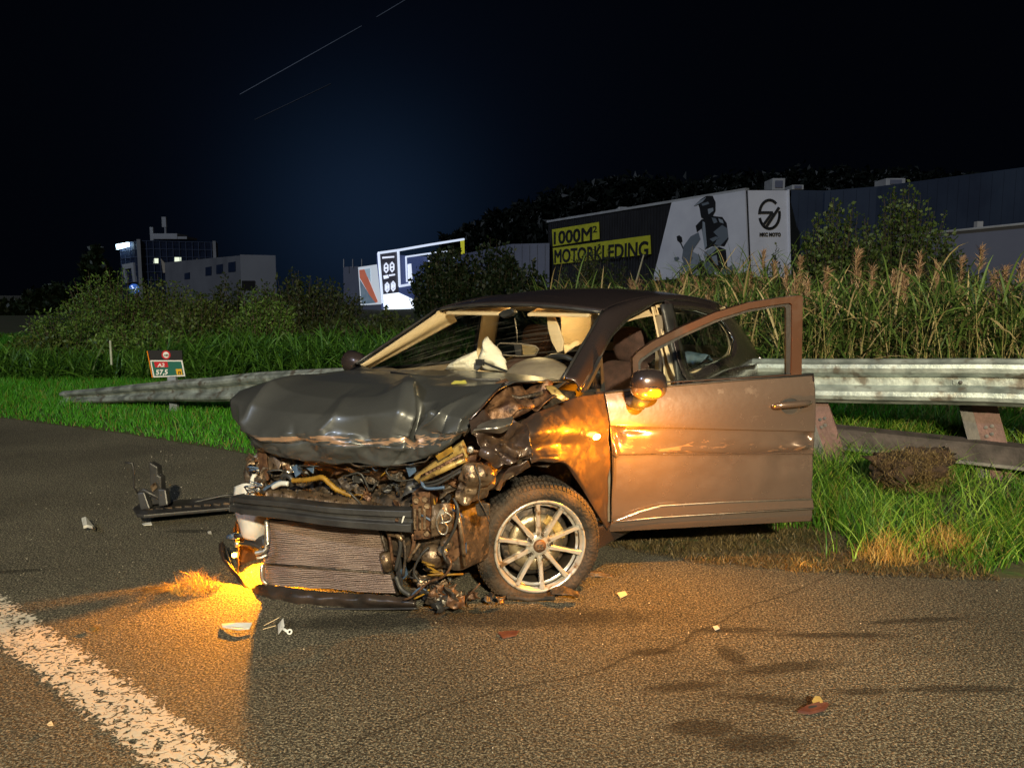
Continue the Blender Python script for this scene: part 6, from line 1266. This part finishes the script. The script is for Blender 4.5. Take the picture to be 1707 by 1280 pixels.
# coloured poster wall left of it
ca, cb_ = W(597.5,446,66), W(629,441,64.5); cw = Wall((ca.x,ca.y),(cb_.x,cb_.y)); post = empty('poster_wall', (ca.x, ca.y, 0), 'pale floodlit wall with a diagonal red and blue print left of the lit hall', 'poster wall')
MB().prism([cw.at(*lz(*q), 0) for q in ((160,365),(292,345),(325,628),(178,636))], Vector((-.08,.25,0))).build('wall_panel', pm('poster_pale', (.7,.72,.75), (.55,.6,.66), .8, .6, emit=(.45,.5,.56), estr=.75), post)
def cpoly(pts, m, off): MB().prism([cw.at(*lz(*q), off) for q in pts], -cw.n*.02).build('print', m, post)
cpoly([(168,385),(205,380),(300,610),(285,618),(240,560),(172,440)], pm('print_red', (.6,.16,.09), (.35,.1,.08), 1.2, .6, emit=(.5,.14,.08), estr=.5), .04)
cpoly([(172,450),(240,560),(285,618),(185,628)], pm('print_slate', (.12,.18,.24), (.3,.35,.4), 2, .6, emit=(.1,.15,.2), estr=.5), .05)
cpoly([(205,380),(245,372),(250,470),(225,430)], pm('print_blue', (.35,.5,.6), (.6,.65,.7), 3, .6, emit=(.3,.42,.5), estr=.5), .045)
MB().prism([cw.at(*lz(*q), .0) for q in ((178,637),(322,630),(325,700),(182,705))], Vector((-.08,.25,0))).build('plinth', M_grey, post)
# small grey block left of poster with rods
gb = hall('grey_block', 'small dark grey building with roof rods left of the poster wall', [(572,445,92), (598,444,90)], M_grey, 0, deep=8, cat='building')
for px in (573, 588, 603): MB().tube([W(px,446,90.5), W(px,432,90.5)], .06, 5).build('roof_rod', M_box, gb)

# office building at left
off = empty('office_building', (W(280,480,120).x, 121, 0), 'dark glazed office tower with pale columns, lit windows and a lit blue roof sign', 'office building')
M_og = pm('office_glass', (.012,.02,.045), (.02,.03,.06), .3, .6, 0, spec=.1); M_oframe = pm('office_mullion', (.07,.09,.15), None, rough=.7, spec=.2); M_ocol = pm('office_pale', (.36,.36,.37), (.3,.3,.3), .4, .7); M_olit = pm('lit_window', (.9,.9,.7), None, emit=(.9,1,.75), estr=.9); M_obeige = pm('beige_band', (.6,.52,.4), (.5,.42,.32), .4, .7); M_osign = pm('lit_sign', (.8,.95,1), None, emit=(.6,.85,1), estr=7)
o1, o2, o3 = W(201,410,128), W(233,401,120), W(362,400,124)
zt = o2.z
wl1 = Wall((o1.x,o1.y),(o2.x,o2.y)); wl2 = Wall((o2.x,o2.y),(o3.x,o3.y))
MB().prism([wl1.pt(0,0), wl1.pt(wl1.L,0), wl2.pt(wl2.L,0), wl2.pt(wl2.L,0,-14), wl1.pt(0,0,-14)], (0,0,zt)).build('tower_walls', M_og, off)
fm = MB()
for w, nc in ((wl1,4), (wl2,12)):
    for i in range(nc+1): fm.prism([w.pt(w.L*i/nc-.05,0,.0), w.pt(w.L*i/nc+.05,0,.0), w.pt(w.L*i/nc+.05,0,.1), w.pt(w.L*i/nc-.05,0,.1)], (0,0,zt))
    for k_ in range(8): fm.prism([w.pt(0,zt-k_*1.15-.1,.0), w.pt(w.L,zt-k_*1.15-.1,.0), w.pt(w.L,zt-k_*1.15-.1,.09), w.pt(0,zt-k_*1.15-.1,.09)], (0,0,.08))
tag(fm.build('window_mullions', M_oframe, off), kind='stuff')
for px0, px1, w in ((229,235,wl2), (355,360,wl2)): u0, _ = w.uv(px0,420); u1, _ = w.uv(px1,420); MB().prism([w.pt(u0,0,.1), w.pt(u1,0,.1), w.pt(u1,0,.5), w.pt(u0,0,.5)], (0,0,zt+.15)).build('column', M_ocol, off)
for q in (((256,431),(264,431),(264,439),(256,439)), ((291,429),(302,429),(302,438),(291,438))): MB().prism([wl2.at(*p, .09) for p in q], -wl2.n*.03).build('lit_window', M_olit, off)
for i in range(14):
    px = 238 + (i % 7)*17; py = 405 + (i//7)*9; MB().prism([wl2.at(*p, .03) for p in ((px,py),(px+12,py),(px+12,py+6),(px,py+6))], -wl2.n*.02).build('window', M_og, off)
MB().prism([wl2.at(*p, .4) for p in ((268,431),(276,440),(320,441),(329,431),(329,442),(285,449),(276,455),(272,455))], -wl2.n*.4).build('beige_parapet', M_obeige, off)
MB().ring([wl1.at(*p, .3) for p in ((207,441),(225,438),(229,470),(211,472))], [wl1.at(*p, .3) for p in ((211,449),(222,447),(225,470),(214,472))], -wl1.n*.3).build('pale_porch', M_ocol, off)
MB().prism([wl1.at(*p, .7) for p in ((201,408),(220,404.5),(221,411),(202,416))], -wl1.n*.3).build('lit_roof_sign', M_osign, off)
for q in ((265,391,304,400), (305,396,320,400)): a = W(q[0],q[3],126); b = W(q[2],q[1],126); MB().box((a+b)/2, (b.x-a.x)/2, 2, (b.z-a.z)/2).build('roof_block', M_ocol, off)
for q in ((250,379,257,401), (269,362,279,379)): a = W(q[0],q[3],125); b = W(q[2],q[1],125); MB().box((a+b)/2, (b.x-a.x)*.32, .2, (b.z-a.z)/2).build('antenna_panel', M_ocol, off)
MB().tube([W(276,395,125), W(276,375,125)], .15, 6).build('mast', M_ocol, off)
w0, w1, w2_ = W(275,450,118), W(400,426,96), W(459,425,98); wg = empty('office_wing', (w1.x, w1.y, 0), 'low pale office wing with dark windows right of the glazed tower', 'building')
wz = Wall((w0.x,w0.y),(w1.x,w1.y)); wy = Wall((w1.x,w1.y),(w2_.x,w2_.y)); hz_ = w1.z
M_ow = pm('wing_white', (.34,.35,.38), (.3,.31,.34), .3, .7); M_owd = pm('wing_grey', (.16,.16,.17), (.12,.12,.13), .3, .7)
MB().prism([wz.pt(0,0), wz.pt(wz.L,0), wz.pt(wz.L,0) + Vector((-1.5,6,0)), wz.pt(0,0) + Vector((-1.5,6,0))], (0,0,hz_)).build('long_wall', M_owd, wg)
MB().prism([wy.pt(.0,0,.04), wy.pt(wy.L,0,.04), wy.pt(wy.L,0) + Vector((-2.6,8,0)), wy.pt(0,0) + Vector((-2,8,0))], (0,0,hz_+.1)).build('end_wall', M_ow, wg)
for q in ((308,454,317,466), (343,444,353,460), (361,440,372,457), (381,436,393,454)): f = MB().prism([wz.at(*p, .05) for p in ((q[0],q[1]+2),(q[2],q[1]),(q[2],q[3]-1),(q[0],q[3]))], -wz.n*.03).build('window', M_og, wg)
MB().prism([wy.at(*p, .08) for p in ((403,468),(425,468),(425,484),(403,484))], -wy.n*.03).build('door_opening', M_ink, wg)
# blue round lit sign in the shrubs
bs = W(224, 482, 40); o = empty('blue_sign', (bs.x, bs.y, 0), 'small lit blue sign with white marks below the office tower', 'sign')
MB().lathe([(0,0), (.26,0), (.26,.05), (0,.05)], bs, (0,-1,0), 24).build('sign_face', pm('lit_blue', (.02,.08,.3), None, emit=(.03,.10,.4), estr=1.0), o)
for dx, dz in ((-.16,0), (-.04,.06), (.08,.0), (.02,-.1), (.14,.08), (-.08,.14)): MB().box(bs + Vector((dx, -.07, dz)), .035, .01, .03).build('white_mark', pm('lit_mark', (.8,.85,.95), None, emit=(.6,.75,1), estr=1.2) if dx == -.16 else MATS['lit_mark'], o)
MB().tube([bs + ZD*-.2, Vector((bs.x, bs.y+.05, 0))], .05, 8).build('pole', M_ocol, o)
# streaks of light in the sky, modelled as thin pale tubes
for (x0,y0,x1,y1), lb, b_ in (((400,158,603,44),'thin pale light streak, modelled as a tube, slanting across the dark upper sky', .28), ((628,29,690,-8),'short end of a modelled light streak at the top edge of the sky', .22), ((425,200,552,140),'very faint second modelled light streak below the bright one', .09)):
    o = MB().tube([W(x0,y0,2200), W(x1,y1,2200)], 1.3, 6).build('light_streak', pm('trail_%d' % x0, (b_*.9,b_,b_*1.2), None, rough=1), None, True); tag(o, lb, 'light streak'); settle(o)
# street lamp behind the camera (off frame) that lights the scene
sl_ = empty('street_lamp', (LAMP.x, LAMP.y-1.6, 0), 'tall grey road lamp behind the viewer, outside the frame', 'street lamp')
MB().tube([Vector((LAMP.x, LAMP.y-1.6, 0)), Vector((LAMP.x, LAMP.y-1.6, LAMP.z+.1)), LAMP + Vector((0,-.1,.18))], [.09,.06,.05], 10).build('mast', M_galv, sl_, True)
MB().box(LAMP + Vector((0,.1,.12)), .14, .35, .05).build('lamp_head', M_grey, sl_, bevel=.02)

# ======================= DEBRIS ON THE ROAD =======================
dbr = empty('broken_grille_frame', G(300, 862), 'broken black plastic front panel lying on the road left of the car', 'car debris')
def Q(px, py, Y): return W(px, py, Y)
MB().prism([Q(222,852,4.75), Q(238,840,4.9), Q(400,833,5.0), Q(398,850,4.85), Q(240,864,4.6), Q(228,862,4.62)], (0,0,.022)).build('base_strip', M_black, dbr, bevel=.006)
MB().tube([Q(209,771,4.72), Q(221,772,4.72), Q(223,785,4.72), Q(223,812,4.72), Q(230,822,4.74)], .006, 8).build('hook_arm', M_black, dbr, True)
MB().tube([Q(232,822,4.74), Q(240,816,4.74), Q(250,822,4.74), Q(270,832,4.76), Q(276,842,4.78)], .012, 8).build('lower_loop', M_black, dbr, True)
MB().prism([Q(248,770,4.75), Q(262,778,4.75), Q(263,792,4.75), (Q(268,795,4.75)), Q(270,840,4.75), Q(252,842,4.75), Q(249,800,4.75)], (.01,.05,0)).build('upright_bracket', M_black, dbr, bevel=.008)
MB().prism([Q(262,815,4.74), Q(276,816,4.74), Q(280,842,4.72), Q(264,845,4.72)], (.0,.05,0)).build('side_block', M_black, dbr, bevel=.008)
MB().prism([Q(228,822,4.72), Q(240,820,4.72), Q(250,848,4.70), Q(234,850,4.70)], (.0,.05,0)).build('side_block', M_black, dbr, bevel=.006)
MB().tube([Q(278,842,4.85), Q(312,840,4.9), (Q(340,833,4.92)), Q(372,826,4.95), Q(402,824,4.98)], .008, 8).build('upper_rail', M_black, dbr, True)
MB().tube([Q(290,834,4.92), Q(330,834,4.94), Q(400,838,4.98)], .006, 8).build('upper_rail', M_black, dbr, True)
for px in (312, 318, 342, 370): MB().tube([Q(px,838,4.92), Q(px,850,4.86)], .005, 6).build('cross_rib', M_black, dbr, True)
for i in range(9): px = 250 + i*16; MB().box(Q(px,851 - i*1.3,4.72 + i*.02), .02, .006, .012).build('clip', M_dark, dbr)
MB().prism([Q(250,810,4.73), Q(258,804,4.73), (Q(262,812,4.73)), Q(254,820,4.73)], (0,.01,0)).build('pale_sticker', M_bare, dbr)

def chip(name, pts, m, label, cat, h=.012, seed=0):
    r_ = random.Random(seed); P = [G(px, py) + ZD*(.002 + r_.uniform(0, h)) for px, py in pts]; o = MB().prism([p for p in P], (0,0,max(.004, h*.35))).build(name, m, None); b = o.modifiers.new('bevel','BEVEL'); b.width = .0015
    tag(o, label, cat); return settle(o)
chip('plastic_strip', [(369,1043),(396,1047),(421,1046),(416,1052),(396,1055),(371,1050)], M_white, 'white plastic strip on the orange-lit road below the bumper', 'debris', .02, 1)
pl_ = empty('broken_clip', G(475,1055), 'small white broken clip with a round eye on the road right of the white strip', 'debris')
MB().prism([G(463,1042)+ZD*.004, G(470,1044)+ZD*.03, G(472,1054)+ZD*.02, G(464,1059)+ZD*.004], (.004,.01,.004)).build('tab', M_white, pl_)
MB().tube([G(470,1052)+ZD*.015, G(480,1057)+ZD*.012], .006, 8).build('stem', M_white, pl_, True)
MB().lathe([(.005,-.004), (.012,-.004), (.012,.006), (.005,.006)], G(483,1058)+ZD*.014, (.2,-.9,.4), 16, True).build('eye', M_white, pl_, True)
MB().tube([G(440,1046)+ZD*.01, G(466,1040)+ZD*.03], .0015, 5).tube([G(438,1050)+ZD*.004, G(460,1046)+ZD*.01], .0015, 5).build('wire_ends', M_tan, pl_)
chip('plastic_shard', [(137,881),(144,878),(150,882),(160,886),(155,893),(146,890),(140,891)], M_white, 'crumpled white scrap on the dark road at left', 'debris', .05, 2)
chip('plastic_shard', [(237,876),(252,875),(254,878),(240,880)], M_white, 'thin white sliver below the broken black panel', 'debris', .02, 3)
chip('plastic_shard', [(829,1057),(845,1054),(866,1055),(860,1062),(838,1066)], M_cap, 'flat reddish brown shard on the road below the front wheel', 'debris', .015, 4)
ts_ = empty('trim_shard', G(1355,1190), 'reddish brown trim shard with a yellow chip standing on the road at lower right', 'debris')
MB().prism([G(1330,1190)+ZD*.004, G(1345,1186)+ZD*.014, G(1366,1182)+ZD*.020, G(1382,1180)+ZD*.012, G(1376,1188)+ZD*.008, G(1350,1193)+ZD*.004], (.0,.008,.006)).build('shard', M_cap, ts_, bevel=.002)
MB().prism([G(1354,1182)+ZD*.020, G(1360,1178)+ZD*.030, G(1368,1178)+ZD*.030, G(1372,1181)+ZD*.022], (0,.01,.006)).build('yellow_chip', M_gold, ts_, bevel=.002)
MB().prism([G(1345,1192)+ZD*.002, G(1372,1188)+ZD*.002, G(1366,1182)+ZD*.018, G(1348,1186)+ZD*.018], (0,.006,0)).build('dark_side', M_black, ts_)
chip('plastic_shard', [(1028,992),(1042,989),(1046,994),(1034,999)], M_tan, 'small pale chip on the orange road right of the wheel', 'debris', .01, 6)
chip('plastic_shard', [(1188,1046),(1196,1044),(1200,1050),(1192,1052)], M_white, 'tiny pale chip on the open road right of centre', 'debris', .006, 7)
chip('plastic_shard', [(78,1210),(86,1206),(90,1211),(82,1214)], M_tan, 'small orange chip on the road left of the white line', 'debris', .008, 8)
chip('plastic_shard', [(346,888),(352,887),(353,891),(347,892)], M_white, 'tiny white chip on the road between debris and bumper', 'debris', .008, 9)
chip('plastic_shard', [(150,1050),(160,1047),(164,1051),(154,1056)], M_mulch, 'small dark bark chip in the orange light beam', 'debris', .014, 10)
for (px, py), lb, s_ in (((1000,960),'dark curled bark strip on the ground right of the wheel',1),):
    P = G(px, py); o = patch('curled_strip', [[P + Vector((a, b, h)) for a in (-.07,-.02,.03,.07)] for b, h in ((-.02,.004),(0,.02),(.02,.006))], 10, 16, M_rust if s_ == 2 else M_dark, None, crump(.02, 20), solid=.003); tag(o, lb, 'debris')
# loose gravel chips: uncountable
n = 900; X = rng.uniform(-3.2, 2.8, n); Y = rng.uniform(2.2, 7.0, n); k_ = Y < edge_y(X) + .05; X, Y = X[k_], Y[k_]; n = len(X); s_ = rng.uniform(.0018,.0042,n)*(Y/3.2)**.6; P = np.stack([X,Y,s_*.6],1)
of = np.array([[1,0,0],[-.5,.87,0],[-.5,-.87,0],[0,0,1.1]]); V = (P[:,None,:] + of[None]*s_[:,None,None]*rng.uniform(.7,1.3,(n,4,1))).reshape(-1,3); b_ = (np.arange(n)*4)[:,None]; T = np.concatenate([b_+np.array([q]) for q in ((0,1,3),(1,2,3),(2,0,3))]).astype(np.int32)
o = fastmesh('glass_crumbs', V, T, leafmat('crumbs', (.25,.22,.15), (.7,.66,.55))); tag(o, 'scattered small glass crumbs and grit on the asphalt', 'grit', kind='stuff')
